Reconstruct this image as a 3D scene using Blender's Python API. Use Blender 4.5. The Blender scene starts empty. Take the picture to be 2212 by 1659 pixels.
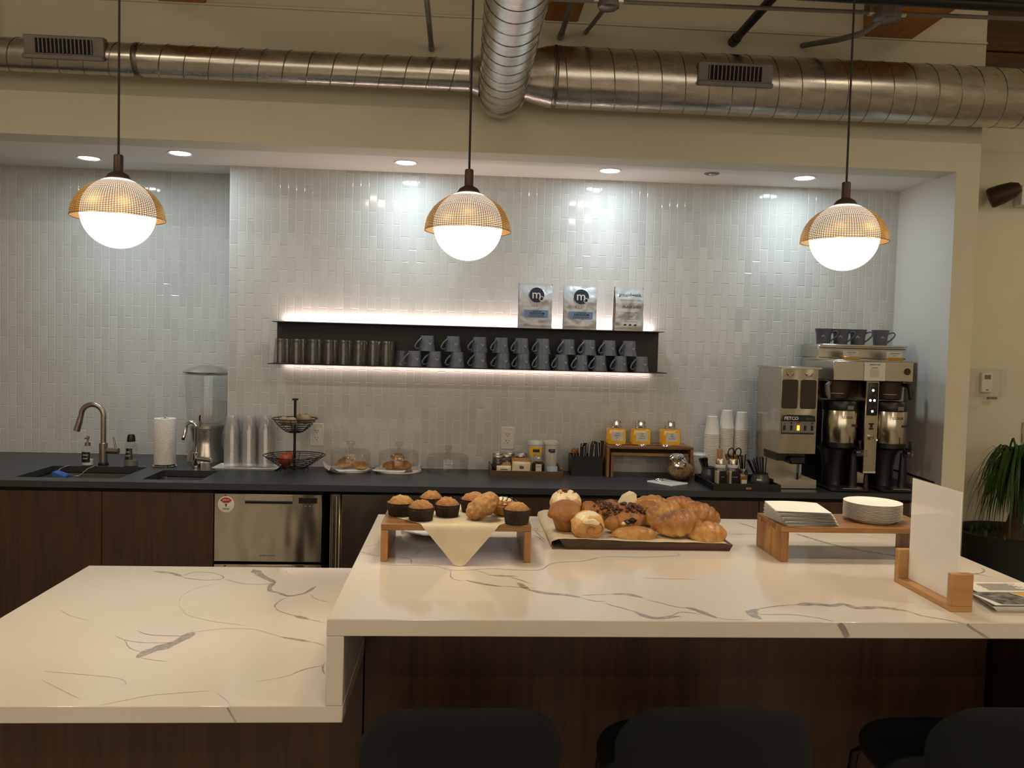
import bpy, bmesh, math, random
from mathutils import Vector, Matrix, noise
random.seed(7)
PI = math.pi
scene = bpy.context.scene
COL = scene.collection

# ------------------------------------------------------------------ helpers
def lin(h):
    h = h.lstrip('#')
    o = []
    for i in (0, 2, 4):
        c = int(h[i:i+2], 16) / 255
        o.append(c / 12.92 if c <= .04045 else ((c + .055) / 1.055) ** 2.4)
    return (*o, 1)

class MB:
    """collects shapes into one mesh"""
    def __init__(s):
        s.v = []; s.f = []; s.m = []
    def add(s, vs, fs, mi=0, M=None):
        b = len(s.v)
        if M is not None:
            vs = [M @ Vector(p) for p in vs]
        s.v.extend(tuple(p) for p in vs)
        s.f.extend(tuple(i + b for i in f) for f in fs)
        s.m.extend([mi] * len(fs))
        return s
    def box(s, x0, x1, y0, y1, z0, z1, bev=0, mi=0, M=None, seg=1):
        if bev <= 0:
            vs = [(x, y, z) for z in (z0, z1) for y in (y0, y1) for x in (x0, x1)]
            return s.add(vs, [(0, 2, 3, 1), (4, 5, 7, 6), (0, 1, 5, 4), (2, 6, 7, 3), (0, 4, 6, 2), (1, 3, 7, 5)], mi, M)
        bm = bmesh.new()
        bmesh.ops.create_cube(bm, size=1)
        for v in bm.verts:
            v.co = ((x0+x1)/2 + v.co.x*(x1-x0), (y0+y1)/2 + v.co.y*(y1-y0), (z0+z1)/2 + v.co.z*(z1-z0))
        bmesh.ops.bevel(bm, geom=bm.edges[:], offset=bev, segments=seg, profile=.5, affect='EDGES')
        return s.frombm(bm, mi, M)
    def frombm(s, bm, mi=0, M=None):
        bm.verts.index_update()
        vs = [v.co.copy() for v in bm.verts]
        fs = [tuple(v.index for v in f.verts) for f in bm.faces]
        bm.free()
        return s.add(vs, fs, mi, M)
    def lathe(s, prof, n=28, mi=0, M=None, rip=None, cap=True):
        vs = []; fs = []; rings = []
        for r, z in prof:
            if r < 1e-6:
                rings.append([len(vs)]); vs.append((0, 0, z))
            else:
                b = len(vs); rings.append(list(range(b, b + n)))
                for i in range(n):
                    a = 2 * PI * i / n
                    rr = r + (rip(a, r, z) if rip else 0)
                    vs.append((rr * math.cos(a), rr * math.sin(a), z))
        for a, b in zip(rings, rings[1:]):
            for i in range(n):
                j = (i + 1) % n
                if len(a) == 1 and len(b) == 1: continue
                if len(a) == 1: fs.append((a[0], b[j], b[i]))
                elif len(b) == 1: fs.append((a[i], a[j], b[0]))
                else: fs.append((a[i], a[j], b[j], b[i]))
        if cap:
            if len(rings[0]) > 1: fs.append(tuple(reversed(rings[0])))
            if len(rings[-1]) > 1: fs.append(tuple(rings[-1]))
        return s.add(vs, fs, mi, M)
    def cyl(s, r, z0, z1, n=24, mi=0, M=None, c=0):
        p = [(r, z0), (r, z1)] if not c else [(r-c, z0), (r, z0+c), (r, z1-c), (r-c, z1)]
        return s.lathe(p, n, mi, M)
    def rod(s, a, b, r, n=10, mi=0, r2=None):
        a = Vector(a); b = Vector(b)
        return s.tube([a, b], [r, r if r2 is None else r2], n, mi=mi)
    def tube(s, pts, r, n=8, closed=False, mi=0, M=None):
        pts = [Vector(p) for p in pts]; k = len(pts)
        rs = r if isinstance(r, (list, tuple)) else [r] * k
        vs = []; fs = []; prev = None
        for i, p in enumerate(pts):
            t = (pts[(i+1) % k] - pts[i-1]) if closed else (pts[min(i+1, k-1)] - pts[max(i-1, 0)])
            t = t.normalized() if t.length > 0 else Vector((0, 0, 1))
            if prev is None:
                u = t.orthogonal().normalized()
            else:
                u = (prev - t * prev.dot(t))
                u = u.normalized() if u.length > 1e-6 else t.orthogonal().normalized()
            prev = u; w = t.cross(u)
            for j in range(n):
                a = 2 * PI * j / n
                vs.append(p + (u * math.cos(a) + w * math.sin(a)) * rs[i])
        for i in range(k if closed else k - 1):
            i2 = (i + 1) % k
            for j in range(n):
                j2 = (j + 1) % n
                fs.append((i*n+j, i*n+j2, i2*n+j2, i2*n+j))
        if not closed:
            fs.append(tuple(range(n-1, -1, -1))); fs.append(tuple((k-1)*n + j for j in range(n)))
        return s.add(vs, fs, mi, M)
    def poly(s, pts, mi=0, M=None):
        return s.add(pts, [tuple(range(len(pts)))], mi, M)
    def prism(s, pts, y0, y1, mi=0, M=None):
        """polygon in x,z (counter-clockwise seen from -y) extruded along y"""
        n = len(pts)
        vs = [(x, y0, z) for x, z in pts] + [(x, y1, z) for x, z in pts]
        fs = [tuple(range(n)), tuple(range(2*n-1, n-1, -1))]
        fs += [(i, i + n, (i+1) % n + n, (i+1) % n) for i in range(n)]
        return s.add(vs, fs, mi, M)
    def surf(s, fn, nu, nv, mi=0, M=None, thick=0, wrapu=False):
        vs = [fn(i / nu, j / nv) for j in range(nv + 1) for i in range(nu + (0 if wrapu else 1))]
        w = nu + (0 if wrapu else 1)
        fs = []
        for j in range(nv):
            for i in range(nu):
                i2 = (i + 1) % w
                fs.append((j*w+i, j*w+i2, (j+1)*w+i2, (j+1)*w+i))
        return s.add(vs, fs, mi, M)
    def ball(s, c, r, amp=0, fr=30, sub=3, mi=0, M=None, flat=None, seed=0, lob=None):
        bm = bmesh.new()
        bmesh.ops.create_icosphere(bm, subdivisions=sub, radius=1)
        if not isinstance(r, (tuple, list)): r = (r, r, r)
        for v in bm.verts:
            d = v.co.copy()
            k = 1
            if lob: k += lob(d)
            p = Vector((d.x*r[0], d.y*r[1], d.z*r[2])) * k
            if amp: p += d * amp * noise.noise(p * fr + Vector((seed*3.1, seed*1.7, seed)))
            if flat is not None: p.z = max(p.z, -flat)
            v.co = p + Vector(c)
        return s.frombm(bm, mi, M)
    def build(s, name, mats, parent=None, loc=None, rot=None, smooth=38):
        me = bpy.data.meshes.new(name)
        me.from_pydata(s.v, [], s.f)
        for m in (mats if isinstance(mats, (list, tuple)) else [mats]): me.materials.append(m)
        if any(s.m): me.polygons.foreach_set('material_index', s.m)
        me.update()
        if smooth:
            me.shade_smooth(); me.set_sharp_from_angle(angle=math.radians(smooth))
        o = bpy.data.objects.new(name, me)
        COL.objects.link(o)
        if parent: o.parent = parent
        if loc is not None: o.location = loc
        if rot is not None: o.rotation_euler = rot
        return o

def tag(o, label=None, cat=None, group=None, kind=None):
    if label: o['label'] = label
    if cat: o['category'] = cat
    if group: o['group'] = group
    if kind: o['kind'] = kind
    return o
def thing(name, label, cat, loc=(0, 0, 0), rz=0, group=None, rot=None):
    o = bpy.data.objects.new(name, None); COL.objects.link(o)
    o.empty_display_size = .05
    o.location = loc; o.rotation_euler = rot if rot else (0, 0, rz)
    return tag(o, label, cat, group)
def solo(name, mb, mats, label, cat, loc=(0, 0, 0), rz=0, group=None, rot=None, smooth=38):
    return tag(mb.build(name, mats, None, loc, rot if rot else (0, 0, rz), smooth), label, cat, group)
def struct(name, mb, mats, smooth=38):
    return tag(mb.build(name, mats, None, None, None, smooth), kind='structure')
def dup(o, loc=None, rz=None, label=None, group=None, parent=None, rot=None):
    c = o.copy(); COL.objects.link(c)
    if parent is not None: c.parent = parent
    if loc is not None: c.location = loc
    if rz is not None: c.rotation_euler = (0, 0, rz)
    if rot is not None: c.rotation_euler = rot
    if label: c['label'] = label
    if group: c['group'] = group
    for ch in list(o.children): dup(ch, parent=c)
    return c
ORD = ('first second third fourth fifth sixth seventh eighth ninth tenth eleventh twelfth thirteenth fourteenth fifteenth sixteenth '
       'seventeenth eighteenth nineteenth twentieth twenty-first twenty-second twenty-third twenty-fourth twenty-fifth twenty-sixth '
       'twenty-seventh twenty-eighth twenty-ninth thirtieth thirty-first thirty-second thirty-third').split()
_tx = {}
def text(s, size, mat, parent, loc, name='lettering', rot=(PI/2, 0, 0), align='CENTER', sx=1, bold=0, ext=.0003):
    cu = bpy.data.curves.new('t', 'FONT'); cu.body = s; cu.size = size; cu.align_x = align; cu.align_y = 'CENTER'
    cu.extrude = ext; cu.offset = bold * size; cu.resolution_u = 2
    t = bpy.data.objects.new('t', cu); COL.objects.link(t)
    bpy.context.view_layer.update()
    me = bpy.data.meshes.new_from_object(t.evaluated_get(bpy.context.evaluated_depsgraph_get()))
    bpy.data.objects.remove(t); bpy.data.curves.remove(cu)
    me.name = name
    me.materials.clear(); me.materials.append(mat)
    o = bpy.data.objects.new(name, me); COL.objects.link(o)
    o.parent = parent; o.location = loc; o.rotation_euler = rot; o.scale = (sx, 1, 1)
    return o
def text_cyl(s, size, mat, parent, R, ang, z, c=(0, 0), sx=1, bold=0, slope=0):
    """lettering wrapped on an upright round body; ang 0 faces -y; slope: radius change per height"""
    o = text(s, size, mat, parent, (0, 0, 0), rot=(0, 0, 0), bold=bold)
    for v in o.data.vertices:
        r = R + v.co.z + slope * v.co.y; a = -PI/2 + ang + v.co.x * sx / R; h = z + v.co.y
        v.co = (c[0] + r*math.cos(a), c[1] + r*math.sin(a), h)
    return o
def T(x, y, z): return Matrix.Translation((x, y, z))
def RX(a): return Matrix.Rotation(a, 4, 'X')
def RY(a): return Matrix.Rotation(a, 4, 'Y')
def RZ(a): return Matrix.Rotation(a, 4, 'Z')
def arc(c, r, a0, a1, n, pl='xz'):
    o = []
    for i in range(n + 1):
        a = a0 + (a1 - a0) * i / n
        u, w = r * math.cos(a), r * math.sin(a)
        o.append((c[0] + u, c[1], c[2] + w) if pl == 'xz' else (c[0] + u, c[1] + w, c[2]) if pl == 'xy' else (c[0], c[1] + u, c[2] + w))
    return o

# ------------------------------------------------------------------ materials
class NT:
    def __init__(s, name):
        s.m = bpy.data.materials.new(name); s.m.use_nodes = True
        s.t = s.m.node_tree; s.n = s.t.nodes; s.n.clear()
        s.out = s.n.new('ShaderNodeOutputMaterial')
    def node(s, t, **kw):
        n = s.n.new('ShaderNode' + t)
        for k, v in kw.items():
            if hasattr(n, k): setattr(n, k, v)
        return n
    def link(s, a, b): s.t.links.new(a, b)
    def val(s, sock, v):
        if hasattr(v, 'is_output') or isinstance(v, bpy.types.NodeSocket): s.link(v, sock)
        else: sock.default_value = v
    def math(s, op, a, b=0, c=None):
        n = s.node('Math', operation=op); s.val(n.inputs[0], a); s.val(n.inputs[1], b)
        if c is not None: s.val(n.inputs[2], c)
        return n.outputs[0]
    def mix(s, f, a, b):
        n = s.node('Mix', data_type='RGBA')
        s.val(n.inputs[0], f); s.val(n.inputs[6], a); s.val(n.inputs[7], b)
        return n.outputs[2]
    def coord(s, kind='Object', sc=(1, 1, 1)):
        c = s.node('TexCoord'); mp = s.node('Mapping'); mp.inputs[3].default_value = sc
        s.link(c.outputs[kind], mp.inputs[0]); return mp.outputs[0]
    def noise(s, vec, scale, det=3, rough=.55):
        n = s.node('TexNoise'); s.link(vec, n.inputs['Vector'])
        n.inputs['Scale'].default_value = scale; n.inputs['Detail'].default_value = det; n.inputs['Roughness'].default_value = rough
        return n.outputs[0]
    def ramp(s, f, stops):
        r = s.node('ValToRGB'); s.link(f, r.inputs[0])
        e = r.color_ramp.elements
        while len(e) < len(stops): e.new(.5)
        for el, (p, c) in zip(e, stops): el.position = p; el.color = c
        return r.outputs[0]
    def bsdf(s, col, rough=.5, metal=0, **kw):
        b = s.node('BsdfPrincipled')
        s.val(b.inputs['Base Color'], col); s.val(b.inputs['Roughness'], rough); s.val(b.inputs['Metallic'], metal)
        for k, v in kw.items(): s.val(b.inputs[k.replace('_', ' ')], v)
        return b
    def fin(s, sh):
        s.link(sh, s.out.inputs[0]); return s.m

def pm(name, c1, c2=None, scale=20, rough=.5, metal=0, stretch=(1, 1, 1), bump=0, bscale=None, rvar=0, lo=.3, hi=.7, det=3, **kw):
    """noise-varied principled material"""
    k = NT(name); v = k.coord('Object', stretch)
    f = k.noise(v, scale, det)
    col = k.ramp(f, [(lo, lin(c1)), (hi, lin(c2 or c1))])
    r = rough
    if rvar: r = k.math('ADD', rough - rvar / 2, k.math('MULTIPLY', f, rvar))
    b = k.bsdf(col, r, metal, **kw)
    if bump:
        bp = k.node('Bump'); bp.inputs['Strength'].default_value = 1; bp.inputs['Distance'].default_value = bump
        k.link(k.noise(v, bscale or scale, 3), bp.inputs['Height']); k.link(bp.outputs[0], b.inputs['Normal'])
    return k.fin(b.outputs[0])

def emit(name, c, st):
    k = NT(name); e = k.node('Emission'); e.inputs[0].default_value = lin(c); e.inputs[1].default_value = st
    return k.fin(e.outputs[0])

def clear(name, tint='#ffffff', rough=.03, refl=1.0, base=.04, haze=0):
    """thin clear glass or plastic: what lies behind plus a fresnel reflection"""
    k = NT(name)
    tr = k.node('BsdfTransparent'); tr.inputs[0].default_value = lin(tint)
    gl = k.node('BsdfGlossy'); gl.inputs['Roughness'].default_value = rough
    lw = k.node('LayerWeight'); lw.inputs[0].default_value = .35
    f = k.math('ADD', base, k.math('MULTIPLY', k.math('POWER', lw.outputs['Facing'], 3), .55 * refl))
    v = k.coord('Object'); f = k.math('MULTIPLY', f, k.math('ADD', .9, k.math('MULTIPLY', k.noise(v, 12), .2)))
    mx = k.node('MixShader'); k.link(f, mx.inputs[0]); k.link(tr.outputs[0], mx.inputs[1]); k.link(gl.outputs[0], mx.inputs[2])
    o = mx.outputs[0]
    if haze:
        df = k.node('BsdfDiffuse'); df.inputs[0].default_value = (.85, .85, .85, 1)
        m2 = k.node('MixShader'); m2.inputs[0].default_value = haze
        k.link(o, m2.inputs[1]); k.link(df.outputs[0], m2.inputs[2]); o = m2.outputs[0]
    return k.fin(o)

def tile_mat(name, ax):
    """glossy stacked-bond vertical tiles; ax: object-space axis that runs along the wall"""
    k = NT(name); c = k.node('TexCoord'); sp = k.node('SeparateXYZ'); k.link(c.outputs['Object'], sp.inputs[0])
    w, h = .0402, .1225
    u = k.math('DIVIDE', k.math('ADD', sp.outputs[ax], 50.0), w)
    cf = k.math('FLOOR', u)
    v = k.math('ADD', k.math('DIVIDE', sp.outputs[2], h), k.math('MULTIPLY', k.math('MODULO', cf, 2.0), .5))
    rf = k.math('FLOOR', v)
    fu = k.math('SUBTRACT', u, cf); fv = k.math('SUBTRACT', v, rf)
    du = k.math('MULTIPLY', k.math('MINIMUM', fu, k.math('SUBTRACT', 1.0, fu)), w)
    dv = k.math('MULTIPLY', k.math('MINIMUM', fv, k.math('SUBTRACT', 1.0, fv)), h)
    d = k.math('MINIMUM', du, dv)
    cb = k.node('CombineXYZ'); k.link(cf, cb.inputs[0]); k.link(rf, cb.inputs[1])
    wn = k.node('TexWhiteNoise', noise_dimensions='2D'); k.link(cb.outputs[0], wn.inputs['Vector'])
    mk = k.node('MapRange'); k.link(d, mk.inputs[0]); mk.inputs[1].default_value = .0011; mk.inputs[2].default_value = .0016
    tile = k.ramp(wn.outputs[0], [(0, lin('#cacbca')), (1, lin('#d3d4d3'))])
    col = k.mix(mk.outputs[0], lin('#ebebea'), tile)
    # each tile sits at its own slight tilt
    s2 = k.node('SeparateXYZ'); k.link(wn.outputs[1], s2.inputs[0])
    hb = k.node('MapRange'); k.link(d, hb.inputs[0]); hb.inputs[1].default_value = .0006; hb.inputs[2].default_value = .003
    hgt = k.math('ADD', k.math('MULTIPLY', hb.outputs[0], .0012),
                 k.math('ADD', k.math('MULTIPLY', k.math('MULTIPLY', k.math('SUBTRACT', s2.outputs[0], .5), k.math('MULTIPLY', fu, w)), .02),
                        k.math('MULTIPLY', k.math('MULTIPLY', k.math('SUBTRACT', s2.outputs[1], .5), k.math('MULTIPLY', fv, h)), .02)))
    bp = k.node('Bump'); bp.inputs['Strength'].default_value = 1; bp.inputs['Distance'].default_value = 1
    k.link(hgt, bp.inputs['Height'])
    ro = k.math('SUBTRACT', .6, k.math('MULTIPLY', mk.outputs[0], .55))
    b = k.bsdf(col, ro, 0, Specular_IOR_Level=.3); k.link(bp.outputs[0], b.inputs['Normal'])
    return k.fin(b.outputs[0])

def wood(name, c1, c2, axis=0, scale=6, rough=.45, contrast=(.35, .65), fine=14, bump=.0002):
    k = NT(name); st = [fine, fine, fine]; st[axis] = .8
    v = k.coord('Object', st); n1 = k.noise(v, scale, 5, .6)
    st2 = [1.6, 1.6, 1.6]; st2[axis] = .25
    n2 = k.noise(k.coord('Object', st2), scale * 2, 2)
    f = k.math('ADD', k.math('MULTIPLY', n1, .6), k.math('MULTIPLY', n2, .4))
    col = k.ramp(f, [(contrast[0], lin(c1)), (contrast[1], lin(c2))])
    b = k.bsdf(col, rough)
    bp = k.node('Bump'); bp.inputs['Distance'].default_value = bump; k.link(n1, bp.inputs['Height']); k.link(bp.outputs[0], b.inputs['Normal'])
    return k.fin(b.outputs[0])

def brushed(name, c, rough=.28, axis=2, metal=1, amt=.000006, wob=0):
    """brushed steel; axis: direction of the brushing"""
    k = NT(name); st = [190, 190, 190]; st[axis] = 1.5
    n1 = k.noise(k.coord('Object', st), 4, 3)
    col = k.ramp(n1, [(.3, lin(c)), (.7, tuple(min(1, x * 1.06) for x in lin(c)[:3]) + (1,))])
    b = k.bsdf(col, k.math('ADD', rough - .02, k.math('MULTIPLY', n1, .04)), metal)
    h = k.math('MULTIPLY', n1, amt)
    if wob: h = k.math('ADD', h, k.math('MULTIPLY', k.noise(k.coord('Object', (1, 1, .4)), 9, 1), wob))
    bp = k.node('Bump'); bp.inputs['Distance'].default_value = 1; k.link(h, bp.inputs['Height']); k.link(bp.outputs[0], b.inputs['Normal'])
    return k.fin(b.outputs[0])

def crust(name, lo, mid, hi, scale=40, bump=.0015, rough=.55, coat=0, bs=None):
    """baked surface: darker on top, paler at the foot, with crumb noise"""
    k = NT(name); g = k.node('TexCoord'); sp = k.node('SeparateXYZ'); k.link(g.outputs['Generated'], sp.inputs[0])
    v = k.coord('Object'); n = k.noise(v, scale, 4, .6)
    f = k.math('ADD', k.math('MULTIPLY', sp.outputs[2], .45), k.math('MULTIPLY', n, .75))
    col = k.ramp(f, [(.32, lin(lo)), (.55, lin(mid)), (.8, lin(hi))])
    b = k.bsdf(col, rough, 0, Coat_Weight=coat, Coat_Roughness=.25)
    bp = k.node('Bump'); bp.inputs['Distance'].default_value = bump
    k.link(k.noise(v, bs or scale * 2, 4, .7), bp.inputs['Height']); k.link(bp.outputs[0], b.inputs['Normal'])
    return k.fin(b.outputs[0])

M_tile = tile_mat('tile_face', 0); M_tile_side = tile_mat('tile_return', 1)
M_paint = pm('beige_paint', '#d8d3bd', '#dcd7c1', 3, .75, bump=.0003, bscale=90)
M_white = pm('white_paint', '#efebe4', '#f2eee8', 3, .7, bump=.0002, bscale=90)
M_floor = pm('concrete_floor', '#a39a8e', '#b4aba0', 6, .5)
M_beam = wood('beam_wood', '#9c6428', '#c08438', 1, 3, .6)
M_beam_dark = wood('old_beam_wood', '#3a2410', '#5c3a18', 0, 3, .65)
M_duct = pm('galvanized_steel', '#aeaaa3', '#cac6bf', 9, .27, 1, stretch=(1, 3, 3), rvar=.12, bump=.00025, bscale=14)
M_seam = pm('duct_seam', '#6f6a63', '#8a857d', 20, .35, 1)
M_counter = pm('black_counter', '#2d2f33', '#37393d', 60, .38, bump=.0001, bscale=300)
M_cab = wood('dark_walnut', '#301c10', '#4a2e1a', 2, 5, .5)
M_steel = brushed('brushed_steel', '#c6c0b6', .27, 0)
M_steel_v = brushed('steel_sheet', '#c4bdb0', .2, 0, wob=.009)
M_nickel = brushed('brushed_nickel', '#a79d92', .3, 2)
M_chrome = pm('chrome', '#d8d8d8', '#e4e4e4', 5, .06, 1)
M_black = pm('black_plastic', '#0b0b0c', '#131314', 30, .35)
M_blackmetal = pm('black_metal', '#131212', '#1a1918', 30, .4, .3)
M_shelf = pm('shelf_black', '#080809', '#0e0e0f', 20, .5)
M_dark = pm('dark_void', '#040404', '#060606', 20, .8)
M_glass = clear('clear_glass', '#fdfdfd', .03, 1.0, .035)
M_tumbler = clear('tumbler_glass', '#f4f4f4', .05, 1.5, .06, .008)
M_cup = clear('clear_plastic', '#fefefe', .1, 1.4, .05, .1)
M_acryl = clear('acrylic_sheet', '#fefefe', .05, .5, .03, .0)
M_ceram = pm('white_glaze', '#e8e6e2', '#efedea', 8, .15)
M_paperw = pm('white_paper', '#e2ddd4', '#ebe6de', 60, .8)
M_plastw = pm('white_plastic', '#dedbd6', '#e6e3de', 10, .35)
M_towel = pm('paper_towel', '#e9e6e2', '#f2efec', 120, .9, bump=.002, bscale=90)
M_lab = pm('label_white', '#d9d5cc', '#e2ded6', 20, .6)
M_ink = pm('ink', '#26252a', '#2c2b30', 20, .6)
M_inkw = pm('ink_white', '#e6e6e6', '#efefef', 20, .5)
M_mug = pm('charcoal_glaze', '#5b6069', '#636871', 12, .32)
M_emb = pm('emblem_cream', '#cfc6b8', '#d9d0c2', 20, .6)
M_brass = pm('brass', '#b98f4a', '#c89c55', 20, .3, 1)
M_bronze = pm('dark_bronze', '#3a2a20', '#46342a', 20, .5, .4)
M_cord = pm('black_cord', '#0a0908', '#100f0e', 200, .7)
M_globe = emit('opal_globe', '#fff0da', 2.2)
M_down = emit('downlight_lens', '#f6fbff', 14)
M_led = emit('led_tape', '#ffe3d6', 3)
M_orange_led = emit('orange_lamp', '#ff8a2a', 6)
M_blue_led = emit('white_lamp', '#dfe9ff', 4)
M_acacia = wood('acacia', '#6e4a26', '#a67845', 0, 5, .4, (.38, .62), 10)
M_acacia_y = wood('acacia_grey', '#6d5a44', '#8e7a60', 1, 5, .4, (.38, .62), 10)
M_acacia_v = wood('acacia_end', '#7a5028', '#b38046', 2, 5, .45, (.38, .62), 10)
M_bamboo = wood('light_bamboo', '#a87a48', '#bd905a', 0, 6, .4, (.3, .7), 9)
M_board = wood('dark_board', '#3a2718', '#4c3522', 0, 5, .5)
M_traywood = wood('tray_walnut', '#4a3520', '#6d5236', 0, 5, .45)
M_parch = pm('parchment', '#bfb196', '#cbbda2', 25, .6, bump=.0006, bscale=30)
M_wax = pm('wax_paper', '#e2dcd6', '#ece7e2', 30, .55, bump=.0008, bscale=25)
M_marble = pm('white_marble', '#d9d3c8', '#e9e4da', 12, .2)
M_liner = pm('cake_liner', '#1e120c', '#2c1b12', 80, .6)
M_muffin = crust('muffin_crumb', '#7a5230', '#94673a', '#ab804e', 110, .004, .8, bs=160)
M_crumble = crust('streusel', '#82592e', '#a37442', '#c09660', 150, .005, .85, bs=190)
M_crois = crust('croissant_crust', '#d6ac6e', '#ac7234', '#7a4a1e', 34, .003, .42, .25, 110)
M_gold = crust('golden_crust', '#dcb676', '#c08c46', '#966428', 34, .003, .42, .25, 110)
M_bread = crust('bun_crust', '#c08c4c', '#a87232', '#8a5624', 40, .004, .55, .08, 90)
M_dough = crust('sliced_dough', '#b98045', '#c4935a', '#d2a771', 60, .003, .7, 0, 90)
M_icing = pm('cream_icing', '#dccba4', '#eadcb9', 25, .35, bump=.0015, bscale=40)
M_pecan = pm('pecan_glaze', '#2c150a', '#5a3216', 90, .3, bump=.001)
M_choc = pm('chocolate', '#1c100a', '#2c1a10', 60, .3)
M_velvet = pm('dark_velvet', '#03070a', '#060c10', 14, .95, Sheen_Weight=.05, Sheen_Roughness=.4, Sheen_Tint=lin('#56686c'))
M_amber_glow = pm('amber_drink_glow', '#e8ac1e', '#f2b82c', 6, .15, Transmission_Weight=.55, Emission_Color=lin('#d09a08'), Emission_Strength=.22)  # slight emission put in to brighten the drink, which is no lamp
M_silverbag = pm('foil_bag', '#c8ccd2', '#d6dae0', 10, .4, .3, bump=.004, bscale=16)
M_brownside = pm('bag_gusset', '#3a2d1f', '#6b563a', 40, .6)
M_blue = pm('label_blue', '#7f9cc8', '#88a6d2', 15, .6)
M_navy = pm('navy', '#1b2440', '#242e4e', 20, .5)
M_leaf = pm('plant_leaf', '#1c3a0c', '#2f5616', 8, .5)
M_soil = pm('soil', '#2a1a10', '#3c2818', 60, .9, bump=.006, bscale=60)
M_trunk = pm('plant_trunk', '#4a3422', '#5f4630', 30, .8, bump=.002)
M_pot = pm('pot_black', '#121211', '#191817', 20, .6)
M_red = pm('magnet_red', '#a8321c', '#b83c24', 20, .5)
M_bean = pm('coffee_bean', '#1c0d06', '#32180c', 160, .4, bump=.003, bscale=200)
M_blank = pm('blank_sheet', '#faf7f1', '#fdfbf7', 20, .6)
M_sponge = pm('sponge_blue', '#2f4f9a', '#4a6cc0', 60, .9, bump=.002)
M_yellow = pm('flyer_yellow', '#e8a820', '#efb32c', 10, .5)
M_grey = pm('grey_plastic', '#74706a', '#7e7a74', 20, .5)
M_fruit = pm('tan_fruit', '#8a7350', '#a8906a', 30, .6, bump=.0006)
M_apple = pm('red_apple', '#8a1f12', '#c45a24', 14, .3)
M_potgrey = pm('grey_pot', '#3c3d40', '#48494c', 20, .22)
M_stick = pm('pale_wood_stick', '#c89a66', '#dab27e', 30, .6)
M_oat = pm('oat_mix', '#5c4026', '#a8885c', 190, .8, lo=.35, hi=.65, bump=.002, bscale=150)
M_sugar = pm('sugar_packet', '#d9c7a4', '#e6d6b6', 30, .6)
M_kraft = pm('brown_packet', '#9a6a34', '#aa7840', 40, .7)
M_syrup = pm('dark_syrup', '#2a0f05', '#3c180a', 20, .1)
M_lightblue = pm('pale_blue_label', '#a9c4e2', '#c4d8ee', 18, .5)

def quartz_mat():
    k = NT('quartz'); v = k.coord('Object')
    n = k.noise(v, 3, 4); n2 = k.noise(v, 60, 2)
    col = k.ramp(n, [(.3, lin('#d2c9bb')), (.7, lin('#d9d0c3'))])
    b = k.bsdf(col, k.math('ADD', .07, k.math('MULTIPLY', n2, .05)))
    return k.fin(b.outputs[0])
M_quartz = quartz_mat()
def vein_mat(name, c, lo, hi):
    k = NT(name); v = k.coord('Object')
    col = k.ramp(k.noise(v, 70, 4, .7), [(lo, lin(c)), (hi, lin('#c8bdae'))])
    return k.fin(k.bsdf(col, .12).outputs[0])
M_vein = vein_mat('quartz_vein', '#948c86', .48, .75)
M_vein_f = vein_mat('quartz_vein_faint', '#b5aca0', .4, .6)

def mesh_shade_mat():
    """perforated brass: fine round holes in a brass sheet"""
    k = NT('perforated_brass'); c = k.node('TexCoord'); sp = k.node('SeparateXYZ'); k.link(c.outputs['Object'], sp.inputs[0])
    th = k.math('ARCTAN2', sp.outputs[1], sp.outputs[0])
    rr = k.math('SQRT', k.math('ADD', k.math('MULTIPLY', sp.outputs[0], sp.outputs[0]), k.math('MULTIPLY', sp.outputs[1], sp.outputs[1])))
    ph = k.math('ARCTAN2', sp.outputs[2], rr)
    a = k.math('SINE', k.math('MULTIPLY', th, 110)); b = k.math('SINE', k.math('MULTIPLY', ph, 154))
    f = k.math('GREATER_THAN', k.math('ADD', k.math('MULTIPLY', a, .5), b), .62)
    br = k.bsdf(lin('#d0a054'), .45, .75)
    tr = k.node('BsdfTransparent')
    mx = k.node('MixShader'); k.link(f, mx.inputs[0]); k.link(br.outputs[0], mx.inputs[1]); k.link(tr.outputs[0], mx.inputs[2])
    return k.fin(mx.outputs[0])
M_shade = mesh_shade_mat()
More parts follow.
